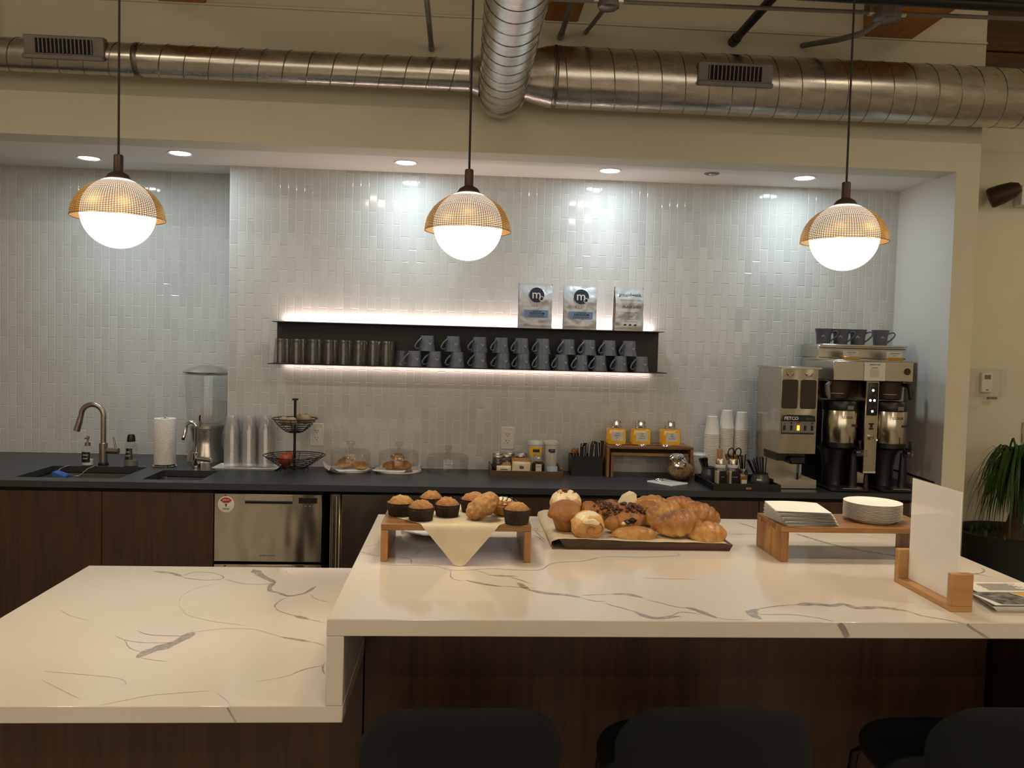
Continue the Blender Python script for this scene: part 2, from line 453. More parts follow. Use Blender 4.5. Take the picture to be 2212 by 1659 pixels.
VEINS = dict(
L=[(1.5,0,[(-0.837,2.31),(-0.811,2.281)]),(9,0,[(-0.813,2.281),(-0.76,2.268),(-0.725,2.235)]),(2.5,0,[(-0.726,2.235),(-0.708,2.279),(-0.66,2.277),(-0.622,2.247),(-0.607,2.214),(-0.647,2.199),(-0.706,2.216),(-0.726,2.235)]),(2.5,0,[(-0.607,2.214),(-0.549,2.17),(-0.494,2.165),(-0.469,2.185)]),(13,0,[(-0.556,2.311),(-0.516,2.242),(-0.468,2.185)]),(9,0,[(-0.47,2.188),(-0.476,2.153),(-0.467,2.107),(-0.443,2.097)]),(7,0,[(-0.446,2.1),(-0.411,2.064),(-0.375,2.09),(-0.359,2.153)]),(2,0,[(-0.363,2.087),(-0.344,2.051),(-0.324,2.031),(-0.29,2.017)]),(2.5,0,[(-0.411,2.064),(-0.427,2.021),(-0.429,1.984),(-0.407,1.948),(-0.365,1.917)]),(9,0,[(-0.37,1.921),(-0.329,1.893)]),(2,0,[(-0.333,1.897),(-0.287,1.867)]),(2,1,[(-0.467,2.305),(-0.449,2.253),(-0.425,2.228)]),(16,0,[(-0.622,1.658),(-0.616,1.689),(-0.587,1.724),(-0.572,1.754),(-0.566,1.781),(-0.558,1.805)]),(3,0,[(-0.681,1.814),(-0.654,1.791),(-0.626,1.783),(-0.568,1.781)]),(2,0,[(-0.714,1.781),(-0.684,1.755),(-0.646,1.741),(-0.575,1.741)]),(2,0,[(-0.684,1.755),(-0.656,1.708),(-0.627,1.689)]),(1.8,0,[(-0.615,1.658),(-0.587,1.645),(-0.554,1.638)]),(6,0,[(-0.369,1.778),(-0.327,1.762),(-0.301,1.75)]),(2,0,[(-0.303,1.75),(-0.288,1.747),(-0.266,1.724)]),(2,1,[(-0.559,1.808),(-0.492,1.832),(-0.434,1.827),(-0.367,1.778)]),(2.2,0,[(-0.306,1.571),(-0.3,1.586),(-0.278,1.608),(-0.25,1.622)]),(4,0,[(-0.252,1.635),(-0.255,1.613),(-0.243,1.574)]),(1.6,1,[(-0.365,1.54),(-0.336,1.553),(-0.306,1.571)]),(2,1,[(-0.766,1.589),(-0.658,1.568),(-0.612,1.556),(-0.588,1.528),(-0.598,1.52)]),(2,1,[(-0.749,1.547),(-0.648,1.467)]),(2,1,[(-0.604,1.439),(-0.534,1.481),(-0.433,1.501)]),(2,1,[(-0.417,1.486),(-0.39,1.456),(-0.381,1.435)]),(2,1,[(-0.654,1.996),(-0.67,2.065),(-0.659,2.125),(-0.617,2.173)]),(2,1,[(-0.654,1.996),(-0.611,1.919),(-0.543,1.877),(-0.459,1.849)]),(2,1,[(-0.906,1.951),(-0.863,1.908),(-0.812,1.879)])],
H=[(11,0,[(0.127,1.668),(0.146,1.616)]),(8,0,[(0.146,1.62),(0.179,1.594),(0.213,1.59),(0.241,1.573)]),(2.5,0,[(0.24,1.575),(0.258,1.551),(0.273,1.542),(0.292,1.552)]),(2,0,[(0.241,1.585),(0.277,1.59),(0.307,1.595)]),(8,0,[(0.306,1.595),(0.34,1.598),(0.363,1.572)]),(3,0,[(0.283,1.539),(0.29,1.525),(0.31,1.509),(0.331,1.485)]),(8,0,[(0.33,1.487),(0.339,1.468),(0.349,1.451),(0.371,1.448),(0.388,1.462),(0.407,1.462)]),(2,0,[(0.388,1.462),(0.416,1.491),(0.433,1.484),(0.451,1.473)]),(2.5,0,[(0.368,1.558),(0.385,1.547),(0.408,1.52),(0.431,1.509)]),(8,0,[(0.431,1.515),(0.449,1.499),(0.462,1.47),(0.472,1.455)]),(2,0,[(0.472,1.456),(0.484,1.446),(0.525,1.445)]),(2.5,0,[(0.118,1.769),(0.137,1.763),(0.18,1.762),(0.199,1.793),(0.208,1.819),(0.232,1.833),(0.29,1.844),(0.33,1.879)]),(2.2,0,[(0.33,1.882),(0.373,1.889),(0.424,1.883),(0.498,1.895),(0.53,1.908),(0.517,1.934)]),(2,1,[(0.395,1.71),(0.442,1.707),(0.509,1.704)]),(5,0,[(0.068,1.723),(0.093,1.718),(0.13,1.715)]),(3,0,[(0.107,1.714),(0.131,1.692),(0.152,1.661)]),(6,0,[(0.022,1.683),(0.041,1.667),(0.065,1.652),(0.095,1.639)]),(2,0,[(-0.01,1.754),(-0.01,1.701),(-0.002,1.681),(0.019,1.677)]),(2,0,[(0.095,1.644),(0.126,1.635),(0.159,1.63)]),(2,0,[(-0.163,1.802),(-0.147,1.792),(-0.094,1.794),(-0.037,1.789),(-0.01,1.754),(0.029,1.759),(0.077,1.775),(0.135,1.763)]),(9,1,[(-0.221,1.912),(-0.199,1.889),(-0.172,1.87)]),(2,0,[(-0.222,1.933),(-0.211,1.963),(-0.195,1.968),(-0.184,1.999)]),(2,0,[(0.046,1.756),(0.066,1.736),(0.069,1.726)]),(2,0,[(-0.139,1.958),(-0.104,1.959),(-0.08,1.939),(-0.05,1.966)]),(2,0,[(-0.08,1.939),(-0.095,1.877)]),(4,0,[(-0.125,1.856),(-0.098,1.853),(-0.097,1.808)]),(12,0,[(0.552,1.449),(0.543,1.472),(0.545,1.49),(0.566,1.507)]),(3,0,[(0.565,1.506),(0.587,1.518),(0.621,1.53),(0.65,1.535)]),(9,0,[(0.648,1.534),(0.687,1.543),(0.72,1.528),(0.749,1.546),(0.758,1.514),(0.81,1.526),(0.851,1.502)]),(3,0,[(0.851,1.504),(0.861,1.474),(0.89,1.457),(0.914,1.439),(0.923,1.429)]),(2,0,[(0.554,1.476),(0.62,1.477),(0.652,1.463),(0.671,1.453),(0.68,1.435)]),(6,0,[(0.904,2.152),(0.924,2.094),(0.955,2.019),(1.009,1.962),(1.067,1.915)]),(5,0,[(0.791,2.282),(0.809,2.249),(0.816,2.209)]),(3,0,[(0.727,2.135),(0.794,2.141)]),(3,0,[(1.132,1.776),(1.16,1.766),(1.177,1.746)]),(4,0,[(1.205,1.822),(1.198,1.799),(1.179,1.777),(1.142,1.761)]),(2,1,[(1.062,2.137),(1.128,2.108)]),(3,0,[(0.199,2.168),(0.208,2.181),(0.218,2.178),(0.213,2.163)]),(4,0,[(0.199,2.159),(0.207,2.147),(0.22,2.145),(0.232,2.131)]),(3,0,[(0.194,2.095),(0.207,2.073),(0.218,2.02)]),(2.5,0,[(0.204,2.159),(0.211,2.101),(0.222,2.036)])],
HF=[(9,0,[(0.69,1.0659),(0.698,1.0552),(0.707,1.0384)]),(4,0,[(0.928,1.0644),(0.949,1.0506),(0.971,1.0374)])],
LF=[(3,0,[(-0.386,0.9117),(-0.381,0.9012),(-0.372,0.8863)])],
)
ZH, ZL, ZC = 1.067, .914, .914      # bar top, low top, back counter top
YF, YB = 1.436, 2.335               # island front and back

# ------------------------------------------------------------------ the setting
struct('floor', MB().box(-5, 5, -4, 4.9, -.05, 0), M_floor)
struct('wall_back', MB().box(-1.16, 2.265, 4.25, 4.35, 0, 2.405), M_tile)
struct('wall_return', MB().box(-1.1605, -1.16, 4.2505, 4.6, 0, 2.43).box(-1.16, -1.06, 4.351, 4.6, 0, 2.43), M_tile_side)
struct('wall_alcove', MB().box(-4.2, -1.06, 4.6, 4.7, 0, 2.43), M_tile)
struct('ceiling_soffit', MB().box(-4.2, 2.265, 3.9, 4.25, 2.405, 2.45).box(-1.16, 2.265, 4.25, 4.36, 2.405, 2.45).box(-4.2, -1.06, 4.25, 4.7, 2.43, 2.46), M_white)
mb = MB().box(-5, 2.375, 3.75, 3.9, 2.405, 3.5).box(2.265, 2.375, 3.75, 4.6, 0, 2.405).box(2.265, 2.375, 3.9, 4.6, 2.405, 3.5)
struct('wall_fascia', mb, M_paint)
struct('wall_jamb', MB().box(2.2635, 2.265, 3.7515, 4.25, .914, 2.405), M_white)
struct('wall_far', MB().box(2.375, 5, 4.45, 4.6, 0, 3.0), M_paint)
struct('trim_1', MB().box(-5, 2.375, 3.738, 3.75, 2.985, 2.995, .002), M_paint)
for i, (x0, x1) in enumerate(((-1.337, -1.13), (.27, .486), (1.789, 2.02))):
    struct('beam', MB().box(x0, x1, -3.9, 3.75, 2.99, 3.34, .006), M_beam)
mb = MB()
for k in range(3): mb.box(2.38, 5, 4.3 - .002 * k, 4.6, 3.0 + .17 * k, 3.165 + .17 * k, .006)
struct('beam', mb, M_beam_dark)
struct('ceiling', MB().box(-5, 5, -4, 4.9, 3.5, 3.6), M_paint)
struct('wall_left', MB().box(-5.1, -5, -4, 4.9, 0, 3.5), M_paint)
struct('wall_right', MB().box(5, 5.1, -4, 4.9, 0, 3.5), M_paint)
struct('wall_front', MB().box(-5, 5, -4.1, -4, 0, 3.5), M_paint)

# recessed lights in the soffit
dl_labels = ['recessed downlight deepest in the soffit, over the main sink', 'recessed downlight in the soffit over the paper towels',
             'recessed downlight in the soffit over the empty stretch of black shelf', 'recessed downlight in the soffit over the coffee bags',
             'recessed downlight in the soffit over the coffee machines']
first = None
for (x, y, z), lb in zip(((-1.817, 4.2, 2.405), (-1.323, 4.01, 2.405), (-.279, 4.02, 2.405), (.698, 4.02, 2.405), (1.654, 4.01, 2.405)), dl_labels):
    if first is None:
        first = t = thing('downlight', lb, 'light', (x, y, z), group='soffit downlights')
        MB().lathe([(.046, -.001), (.056, -.004), (.058, 0), (.046, 0)], 32, cap=False).build('trim_ring', M_plastw, t)
        MB().lathe([(0, -.0015), (.046, -.0015), (.046, 0)], 32).build('lens', M_down, t)
    else:
        dup(first, (x, y, z), label=lb)
    l = bpy.data.lights.new('spot', 'SPOT'); l.energy = 6.4; l.color = (.78, .95, 1); l.spot_size = math.radians(112); l.spot_blend = 1; l.shadow_soft_size = .04
    o = bpy.data.objects.new('soffit_spot', l); COL.objects.link(o); o.location = (x, y, z - .012)
    l = bpy.data.lights.new('spot', 'AREA'); l.shape = 'DISK'; l.size = .09; l.energy = 2.0; l.color = (.78, .95, 1)
    o = bpy.data.objects.new('soffit_glow', l); COL.objects.link(o); o.location = (x, y, z - .006)
t = thing('ceiling_sensor', 'small round silver plate set in the soffit between two downlights', 'sensor', (1.19, 3.994, 2.405))
MB().lathe([(0, -.005), (.03, -.005), (.038, 0)], 24).build('cover', M_grey, t)
MB().lathe([(0, -.007), (.014, -.007), (.016, -.005)], 20).build('cap', M_steel, t)

# ------------------------------------------------------------------ ducts and pipes up on the fascia
def duct(name, label, axis_pts, r, pitch, mat=M_duct, hand=1, cat='duct'):
    a, b = Vector(axis_pts[0]), Vector(axis_pts[1])
    t = thing(name, label, cat, a)
    d = b - a; L = d.length
    q = d.to_track_quat('Z', 'Y').to_matrix().to_4x4()
    MB().lathe([(r - .002, 0), (r, .002), (r, L - .002), (r - .002, L)], 48, M=q).build('tube', mat, t)
    n = int(L / pitch * 28)
    pts = [q @ Vector((r * math.cos(hand * 2 * PI * i / 28), r * math.sin(hand * 2 * PI * i / 28), pitch * i / 28)) for i in range(n)]
    MB().tube(pts, .0022, 5).build('spiral_seam', M_seam, t)
    return t, q, L
def grille(parent, w, h, loc, tilt, n):
    g = MB().box(-w/2, w/2, -.012, .03, -h/2, h/2, .003)
    f = g.build('vent_frame', M_grey, parent, loc, (tilt, 0, 0))
    MB().box(-w*.36, w*.36, -.0135, -.012, -h*.34, h*.34).build('opening', M_dark, f)
    s = MB()
    for i in range(n):
        x = -w*.35 + w*.70 * i / (n-1); s.box(x - .0022, x + .0022, -.02, -.0135, -h*.34, h*.34)
    s.build('slats', M_grey, f)
    MB().box(-w/2, w/2, -.03, -.008, -h/2 - .012, -h/2 + .006, .003).build('lip', M_grey, f)
t, q, L = duct('spiral_duct', 'narrow spiral steel duct running along the fascia to the middle junction', ((-2.9, 3.6, 2.692), (.06, 3.6, 2.692)), .066, .1, hand=-1)
grille(t, .315, .082, (1.275, -.066, .018), .15, 15)
MB().lathe([(.0665, 0), (.069, .004), (.069, .02), (.0665, .024)], 40, M=T(1.53, 0, 0) @ q, cap=False).build('coupling', M_seam, t)
MB().lathe([(.0665, 0), (.07, .004), (.07, .012), (.085, .04)], 40, M=T(2.91, 0, 0) @ q, cap=False).build('saddle_collar', M_duct, t)
MB().box(.88, .9, -.02, .02, .06, .75, .002).box(.875, .905, -.025, .025, .062, .09).build('hanger_strap', M_seam, t)
t, q, L = duct('spiral_duct', 'wide spiral steel duct along the fascia beyond the junction, dull top', ((.36, 3.61, 2.704), (3.4, 3.61, 2.704)), .127, .1)
MB().lathe([(.098, -.14), (.104, -.1), (.122, -.03), (.1275, 0)], 44, M=q, cap=False).build('reducer', M_duct, t)
MB().lathe([(.128, 0), (.1305, .004), (.1305, .012), (.128, .016)], 44, M=T(.005, 0, 0) @ q, cap=False).build('coupling', M_seam, t)
grille(t, .318, .086, (.76, -.125, .008), .12, 14)
MB().box(.46, .5, -.1265, -.118, .026, .034, .001).build('access_tab', M_seam, t)
t, q, L = duct('spiral_duct', 'bright spiral steel trunk duct coming forward overhead into the fascia', ((.15, 3.66, 2.637), (.15, -1.5, 2.637)), .1, .098)
MB().lathe([(.1005, 0), (.106, .006), (.106, .05), (.1005, .056)], 44, M=q, cap=False).build('end_collar', M_duct, t)
MB().lathe([(.1005, 0), (.107, .004), (.107, .014), (.1005, .018)], 44, M=T(0, -1.3, 0) @ q, cap=False).build('joint_ring', M_seam, t)
for sgn in (-1, 1):
    MB().add([(sgn*.004, -1.335, -.1075), (sgn*.1, -1.52, -.055), (sgn*.1, -1.545, -.06), (sgn*.006, -1.39, -.1085)], [(0, 1, 2, 3)]).build('joint_flap', M_steel, t)

def pipe(name, label, pts, r, mat, cat='pipe', group=None, tip=None):
    t = thing(name, label, cat, pts[0], group=group)
    o = Vector(pts[0]); P = [Vector(p) - o for p in pts]
    MB().tube(P, r, 14).build('tube', mat, t)
    if name == 'sprinkler_pipe' or 'long' in label: MB().box(P[-1].x*.4-.008, P[-1].x*.4+.008, P[-1].y*.4-.008, P[-1].y*.4+.008, P[-1].z*.4+r*.6, 3.5-o.z-.002).build('hanger', M_seam, t)
    if tip: MB().tube([P[0] + (P[1]-P[0]).normalized()*.001, P[0] + (P[1] - P[0]).normalized() * .05], r * 1.22, 14).build('end_fitting', tip, t)
    return t
pipe('conduit', 'thin grey conduit sticking out over the narrow duct', ((-.158, 3.745, 2.845), (-.158, 2.2, 2.845)), .011, M_grey, tip=M_seam)
pipe('conduit', 'grey conduit beside the trunk duct, below the wooden beam end', ((.41, 3.745, 2.922), (.41, 2.2, 2.922)), .012, M_grey, tip=M_seam)
pipe('conduit', 'grey conduit under the round junction box by the trunk duct', ((.524, 3.745, 2.95), (.53, 3.22, 2.86)), .009, M_grey, tip=M_seam)
pipe('sprinkler_pipe', 'black steel pipe pointing forward from the fascia', ((1.19, 3.745, 2.94), (1.19, 2.2, 2.94)), .019, M_blackmetal, tip=M_blackmetal)
pipe('conduit', 'long thin silver conduit crossing overhead below the beams', ((.3, 3.2, 2.862), (3.4, 3.2, 2.894)), .008, M_grey)
pipe('sprinkler_pipe', 'thick black pipe crossing overhead nearest the top of the view', ((.95, 3.05, 2.866), (3.4, 3.05, 2.858)), .021, M_blackmetal)
def jbox(label, x, y, z, r):
    t = thing('junction_box', label, 'junction box', (x, y, z))
    MB().lathe([(r*.95, -.028), (r, -.025), (r, .02), (r*.9, .024)], 8).build('body', M_grey, t)
    MB().lathe([(0, -.034), (r*.8, -.032), (r*.96, -.028)], 8).build('cover', M_seam, t)
    MB().rod((0, .0, .02), (0, 0, 3.498-z), .005, 8).build('hanger', M_seam, t)
    MB().rod((-r*1.35, 0, 0), (r*1.35, 0, 0), .012, 10).build('connector', M_steel, t)
jbox('round grey junction box on the thin conduit beside the trunk duct', .53, 3.2, 2.868, .042)
jbox('grey junction box on the thin conduit in front of the far beam', 1.62, 3.2, 2.875, .055)
solo('flexible_conduit', MB().tube([(1.6, 3.2, 2.85), (1.57, 3.3, 2.832), (1.54, 3.45, 2.86), (1.52, 3.6, 2.9), (1.51, 3.745, 2.94)], .012, 10), M_grey,
     'bent flexible grey conduit hanging from the box to the fascia', 'pipe')

# ------------------------------------------------------------------ pendants
pl = ['brass mesh dome pendant with glowing globe over the low end of the island', 'brass mesh dome pendant with glowing globe over the muffin stand',
      'brass mesh dome pendant with glowing globe in front of the coffee machines']
first = None
for (x, y, z), lb in zip(((-.779, 1.95, 1.824), (.0105, 1.95, 1.822), (.907, 1.95, 1.827)), pl):
    if first is None:
        first = t = thing('pendant_lamp', lb, 'pendant lamp', (x, y, z), group='pendants over the island')
        MB().ball((0, 0, 0), .0795, sub=5).build('globe', M_globe, t)
        pr = [(.1 * math.cos(a), .088 * math.sin(a) - .012) for a in [i * PI/2 * .82 / 16 for i in range(17)]]
        MB().lathe(pr, 64, cap=False).build('mesh_shade', M_shade, t)
        MB().tube(arc((0, 0, -.012), .1, 0, 2*PI, 64, 'xy')[:-1], .0009, 6, True).build('shade_rim', M_brass, t)
        MB().lathe([(.026, .074), (.027, .077), (.021, .086), (.0105, .092), (.0100, .128), (.0085, .13), (0, .13)], 28).build('cap', M_bronze, t)
        MB().rod((0, 0, .128), (0, 0, 1.676), .0026, 8).build('cord', M_cord, t)
    else:
        dup(first, (x, y, z), label=lb)

# ------------------------------------------------------------------ island
def ribbons(mb, key, place):
    """veins as thin inlays on the slab's faces: material slot 1 strong, 2 faint"""
    rn = random.Random(3)
    for w, fa, pts in VEINS[key]:
        P = [Vector((a, b)) for a, b in pts]
        Q = []
        for a, b in zip(P, P[1:]):
            n = max(2, int((b - a).length / .008))
            for i in range(n): Q.append(a.lerp(b, i / n))
        Q.append(P[-1])
        # round the corners, add a small wander
        for _ in range(3): Q = [Q[0]] + [(Q[i-1] + Q[i] * 2 + Q[i+1]) / 4 for i in range(1, len(Q)-1)] + [Q[-1]]
        k = len(Q); L = []; R = []
        for i, p in enumerate(Q):
            d = Q[min(i+1, k-1)] - Q[max(i-1, 0)]
            nrm = Vector((-d.y, d.x)).normalized() if d.length else Vector((0, 1))
            e = 1 if key[-1] == 'F' else min(1, min(i, k-1-i) / 3 + .25)
            hw = w * (.00078 if w >= 5 else .00055) * e * (.75 + .9 * abs(noise.noise(Vector((p.x * 40, p.y * 40, w)))))
            jit = nrm * (.0012 * noise.noise(Vector((p.x * 60, p.y * 60, 5 + w))))
            L.append(p + jit + nrm * hw); R.append(p + jit - nrm * hw)
        vs = [place(p.x, p.y) for p in L + R]
        mb.add(vs, [(i, i+1, k+i+1, k+i) for i in range(k-1)], 1 + fa)
t = thing('bar_countertop', 'raised white quartz bar top with grey veins and a waterfall end', 'countertop', (0, 0, 0))
mb = MB().box(-.22, 1.223, YF, YB, ZH - .03, ZH, .0015); ribbons(mb, 'H', lambda a, b: (min(max(a, -.219), 1.222), min(b, YB - .001), ZH + .0003)); ribbons(mb, 'HF', lambda a, b: (a, YF - .0003, min(max(b, ZH - .0295), ZH - .0006)))
mb.build('slab', [M_quartz, M_vein, M_vein_f], t)
MB().box(-.22, -.19, YF, YB, ZL, ZH - .03, .0015).build('waterfall_panel', M_quartz, t)
mb = MB().box(-1.007, -.19, YF, YB, ZL - .03, ZL, .0015); ribbons(mb, 'L', lambda a, b: (min(a, -.221), min(b, YB - .001), ZL + .0003)); ribbons(mb, 'LF', lambda a, b: (a, YF - .0003, min(max(b, ZL - .0295), ZL - .0006)))
solo('low_countertop', mb, [M_quartz, M_vein, M_vein_f], 'lower white quartz top at the empty end of the island', 'countertop')
t = thing('island_cabinet', 'dark wood island base under the white tops', 'cabinet', (0, 0, 0))
MB().box(-.188, 1.189, 1.765, YB - .02, .09, ZH - .031).build('front_panel', M_cab, t)
MB().box(-.98, -.191, 1.76, YB - .02, .09, ZL - .031).build('low_panel', M_cab, t)
MB().box(-.95, 1.16, 1.82, YB - .07, 0, .09).build('plinth', M_dark, t)
MB().box(1.207, 1.221, 1.46, YB - .02, 0, ZH - .031, .002).build('end_panel', M_cab, t)

# ------------------------------------------------------------------ bar stools
def stool(x, lb, rz, first=None):
    if first is not None: return dup(first, (x, 1.53, 0), rz=rz, label=lb)
    t = thing('bar_stool', lb, 'bar stool', (x, 1.53, 0), rz, 'velvet bar stools at the island')
    mb = MB()
    def seatf(u, v):
        a = u * 2 * PI; k = 1 - (1 - v) ** 3 if v < .5 else 1
        ex = .62; c, s_ = math.cos(a), math.sin(a)
        px = abs(c) ** ex * (1 if c > 0 else -1); py = abs(s_) ** ex * (1 if s_ > 0 else -1)
        rr = math.sin(PI * v) ** .35
        return (px * .175 * rr, py * .19 * rr, .748 - .037 * math.cos(PI * v))
    mb.surf(seatf, 48, 14, wrapu=True).build('seat', M_velvet, t, smooth=80)
    mb = MB()
    def bk(side):
        def f(u, v):
            X = math.sin((u - .5) * PI)
            hw, rc = .172, .075
            dx = max(0, rc - (1 - abs(X)) * hw)
            ztop = .96 - .026 * X * X - (rc - math.sqrt(max(0, rc * rc - dx * dx)))
            z = .775 + (ztop - .775) * v
            w = hw * (1 - .05 * (1 - v))
            y = -.205 + .055 * X * X + side * .016 * (max(0, 1 - abs(2 * v - 1) ** 6) * max(0, 1 - abs(X) ** 8)) ** .5 + .02 * (.85 - z)
            return (X * w, y, z)
        return f
    mb.surf(bk(-1), 36, 18).surf(bk(1), 36, 18).build('backrest', M_velvet, t, smooth=80)
    for sx in (-1, 1):
        for sy in (-1, 1):
            MB().tube([(sx*.12, sy*.13, .733), (sx*.15, sy*.16, .70), (sx*.17, sy*.19, .4), (sx*.18, sy*.21, 0)], .009, 10).build('leg', M_blackmetal, t)
    MB().tube([(-.173, -.196, .3), (.173, -.196, .3), (.173, .196, .3), (-.173, .196, .3)], .007, 8, True).build('foot_ring', M_blackmetal, t)
    for sx in (-1, 1): MB().tube([(sx*.09, -.12, .743), (sx*.09, -.18, .75), (sx*.085, -.2, .81)], .008, 8).build('back_support', M_blackmetal, t)
    return t
s0 = stool(.0135, 'dark velvet bar stool below the muffin stand', .02)
stool(.457, 'dark velvet bar stool below the pastry board', -.04, s0)
stool(1.005, 'dark velvet bar stool below the acrylic sign holder', -.03, s0)

# ------------------------------------------------------------------ back counter
def grid_slab(xs, ys, fill, z0, z1):
    mb = MB(); nx, ny = len(xs) - 1, len(ys) - 1
    F = lambda i, j: 0 <= i < nx and 0 <= j < ny and fill((xs[i]+xs[i+1])/2, (ys[j]+ys[j+1])/2)
    for i in range(nx):
        for j in range(ny):
            if not F(i, j): continue
            x0, x1, y0, y1 = xs[i], xs[i+1], ys[j], ys[j+1]
            mb.poly([(x0, y0, z1), (x1, y0, z1), (x1, y1, z1), (x0, y1, z1)]); mb.poly([(x0, y1, z0), (x1, y1, z0), (x1, y0, z0), (x0, y0, z0)])
            if not F(i, j-1): mb.poly([(x0, y0, z0), (x1, y0, z0), (x1, y0, z1), (x0, y0, z1)])
            if not F(i, j+1): mb.poly([(x1, y1, z0), (x0, y1, z0), (x0, y1, z1), (x1, y1, z1)])
            if not F(i-1, j): mb.poly([(x0, y1, z0), (x0, y0, z0), (x0, y0, z1), (x0, y1, z1)])
            if not F(i+1, j): mb.poly([(x1, y0, z0), (x1, y1, z0), (x1, y1, z1), (x1, y0, z1)])
    return mb
SINKS = ((-1.952, -1.505, 3.79, 4.132, 'wide undermount steel sink below the brushed faucet'), (-1.402, -1.144, 3.778, 4.054, 'small undermount steel bar sink below the chrome faucet'))
def hole(x, y): return any(a < x < b and c < y < d for a, b, c, d, _ in SINKS)
mb = grid_slab([-4.2, -1.952, -1.505, -1.402, -1.16, -1.144, 2.2635], [3.70, 3.778, 3.79, 4.054, 4.132, 4.249, 4.599],
               lambda x, y: not hole(x, y) and (y < 4.249 or x < -1.16), .886, ZC)
solo('back_countertop', mb, M_counter, 'long matte black counter along the tiled wall', 'countertop', smooth=None)
for a, b, c, d, lb in SINKS:
    t = thing('sink', lb, 'sink', ((a+b)/2, (c+d)/2, .68))
    w, h = (b-a)/2 + .004, (d-c)/2 + .004
    mb = MB()
    bm = bmesh.new(); bmesh.ops.create_cube(bm, size=1)
    for v in bm.verts: v.co = (v.co.x*2*w, v.co.y*2*h, .102 + v.co.z*.204)
    bmesh.ops.delete(bm, geom=[f for f in bm.faces if f.normal.z > .5], context='FACES')
    bmesh.ops.bevel(bm, geom=[e for e in bm.edges if not e.is_boundary], offset=.02, segments=3, profile=.5, affect='EDGES')
    bmesh.ops.reverse_faces(bm, faces=bm.faces[:])
    mb.frombm(bm).box(-w-.02, -w, -h-.02, h+.02, .2, .205).box(w, w+.02, -h-.02, h+.02, .2, .205).box(-w, w, -h-.02, -h, .2, .205).box(-w, w, h, h+.02, .2, .205)
    mb.build('basin', M_steel, t)
    MB().lathe([(0, .003), (.02, .003), (.042, .001), (.045, .0005)], 24).build('drain', M_chrome, t)
# cabinets and appliances under it
def cabinet(x0, x1, lb, doors):
    t = thing('base_cabinet', lb, 'cabinet', ((x0+x1)/2, 4.0, 0))
    w = (x1 - x0) / 2
    MB().box(-w+.0005, w-.0005, -.27, .24, .1, .66).box(-w+.0005, w-.0005, -.27, -.25, .66, .883).build('carcass', M_dark, t)
    MB().box(-w+.0005, w-.0005, -.21, .2, 0, .1).build('kick', M_dark, t)
    n = doors
    for i in range(n):
        a = -w + 2*w*i/n + .0015; b = -w + 2*w*(i+1)/n - .0015
        MB().box(a, b, -.29, -.271, .105, .869, .001).build('door', M_cab, t)
cabinet(-2.2, -1.546, 'dark wood cabinet under the left half of the wide sink'.replace('left', 'outer'), 1)
cabinet(-1.546, -1.067, 'dark wood cabinet beside the dishwasher drawers, under the bar sink', 1)
cabinet(.244, 1.04, 'dark wood cabinet behind the pastry board', 1)
cabinet(1.04, 1.381, 'narrow dark wood cabinet between pastries and napkins', 1)
cabinet(1.381, 2.26, 'dark wood cabinet under the coffee machines', 2)
cabinet(-3.2, -2.2, 'dark wood cabinet at the far end beyond the sinks', 2)

t = thing('drawer_dishwasher', 'stainless double drawer dishwasher with round magnets', 'dishwasher', (-.831, 3.73, 0))
MB().box(-.234, .234, .02, .48, .09, .882).build('body', M_dark, t)
for k, (z0, z1) in enumerate(((.566, .869), (.25, .555))):
    f = MB().box(-.234, .234, -.02, .018, z0, z1, .002).build('drawer_front', M_steel_v, t)
    h = MB().box(-.102, .108, -.026, -.02, z1-.03, z1-.004, .001).box(-.102, .108, -.024, -.0205, z1-.046, z1-.03, .001)
    h.build('handle', M_steel, f)
    MB().box(-.1, .106, -.0245, -.0242, z1-.043, z1-.032).build('finger_recess', M_dark, f)
    mg = MB().lathe([(.036, 0), (.036, .003), (.034, .004)], 36, M=T(-.182, -.0205, z1-.048) @ RX(PI/2)).build('magnet', M_plastw, t)
    tag(mg, 'round white DIRTY DISHES magnet with a red wedge')
    pts = [(.008*math.cos(a), .008*math.sin(a)) for a in (PI*.82, PI*.5, PI*.18)]
    ou = [(.031*math.cos(PI*(.18+.64*i/10)), .031*math.sin(PI*(.18+.64*i/10))) for i in range(11)]
    MB().add([(-.182+x, -.0247, z1-.048+z) for x, z in pts + ou], [tuple(range(len(pts + ou)))]).build('red_wedge', M_red, mg)
    text('DIRTY', .0105, M_inkw, mg, (-.182, -.025, z1-.029), bold=.01)
    text('DISHES', .0095, M_ink, mg, (-.182, -.025, z1-.068), bold=.01)
    MB().add([(-.182+x, -.0248, z1-.05+z) for x, z in ((-.003, -.007), (.003, -.007), (.003, 0), (.006, 0), (0, .007), (-.006, 0), (-.003, 0))], [tuple(range(7))]).build('arrow', M_ink, mg)
    MB().lathe([(.005, 0), (.005, .003)], 12, M=T(-.186, -.0205, z1-.01) @ RX(PI/2)).build('pin', M_red, mg)
    if k == 0:
        d = MB().box(.132, .213, -.0215, -.02, z1-.04, z1-.014).build('display', M_black, f)
        MB().box(.137, .208, -.022, -.0215, z1-.036, z1-.018).build('screen', M_dark, d)
        for i in range(4): MB().lathe([(.0045, 0), (.0045, .001)], 12, M=T(.145+.018*i, -.0203, z1-.052) @ RX(PI/2)).build('button', M_grey, f)
        text('FISHER & PAYKEL', .0075, M_ink, f, (0, -.0206, z0 + .028), sx=1.25)
t = thing('undercounter_fridge', 'stainless undercounter refrigerator beside the dishwasher', 'refrigerator', (-.178, 3.73, 0))
MB().box(-.388, .388, .021, .5, .09, .878).build('body', M_dark, t)
MB().box(-.336, .386, -.012, .02, .1, .874, .004).build('door', M_steel_v, t)
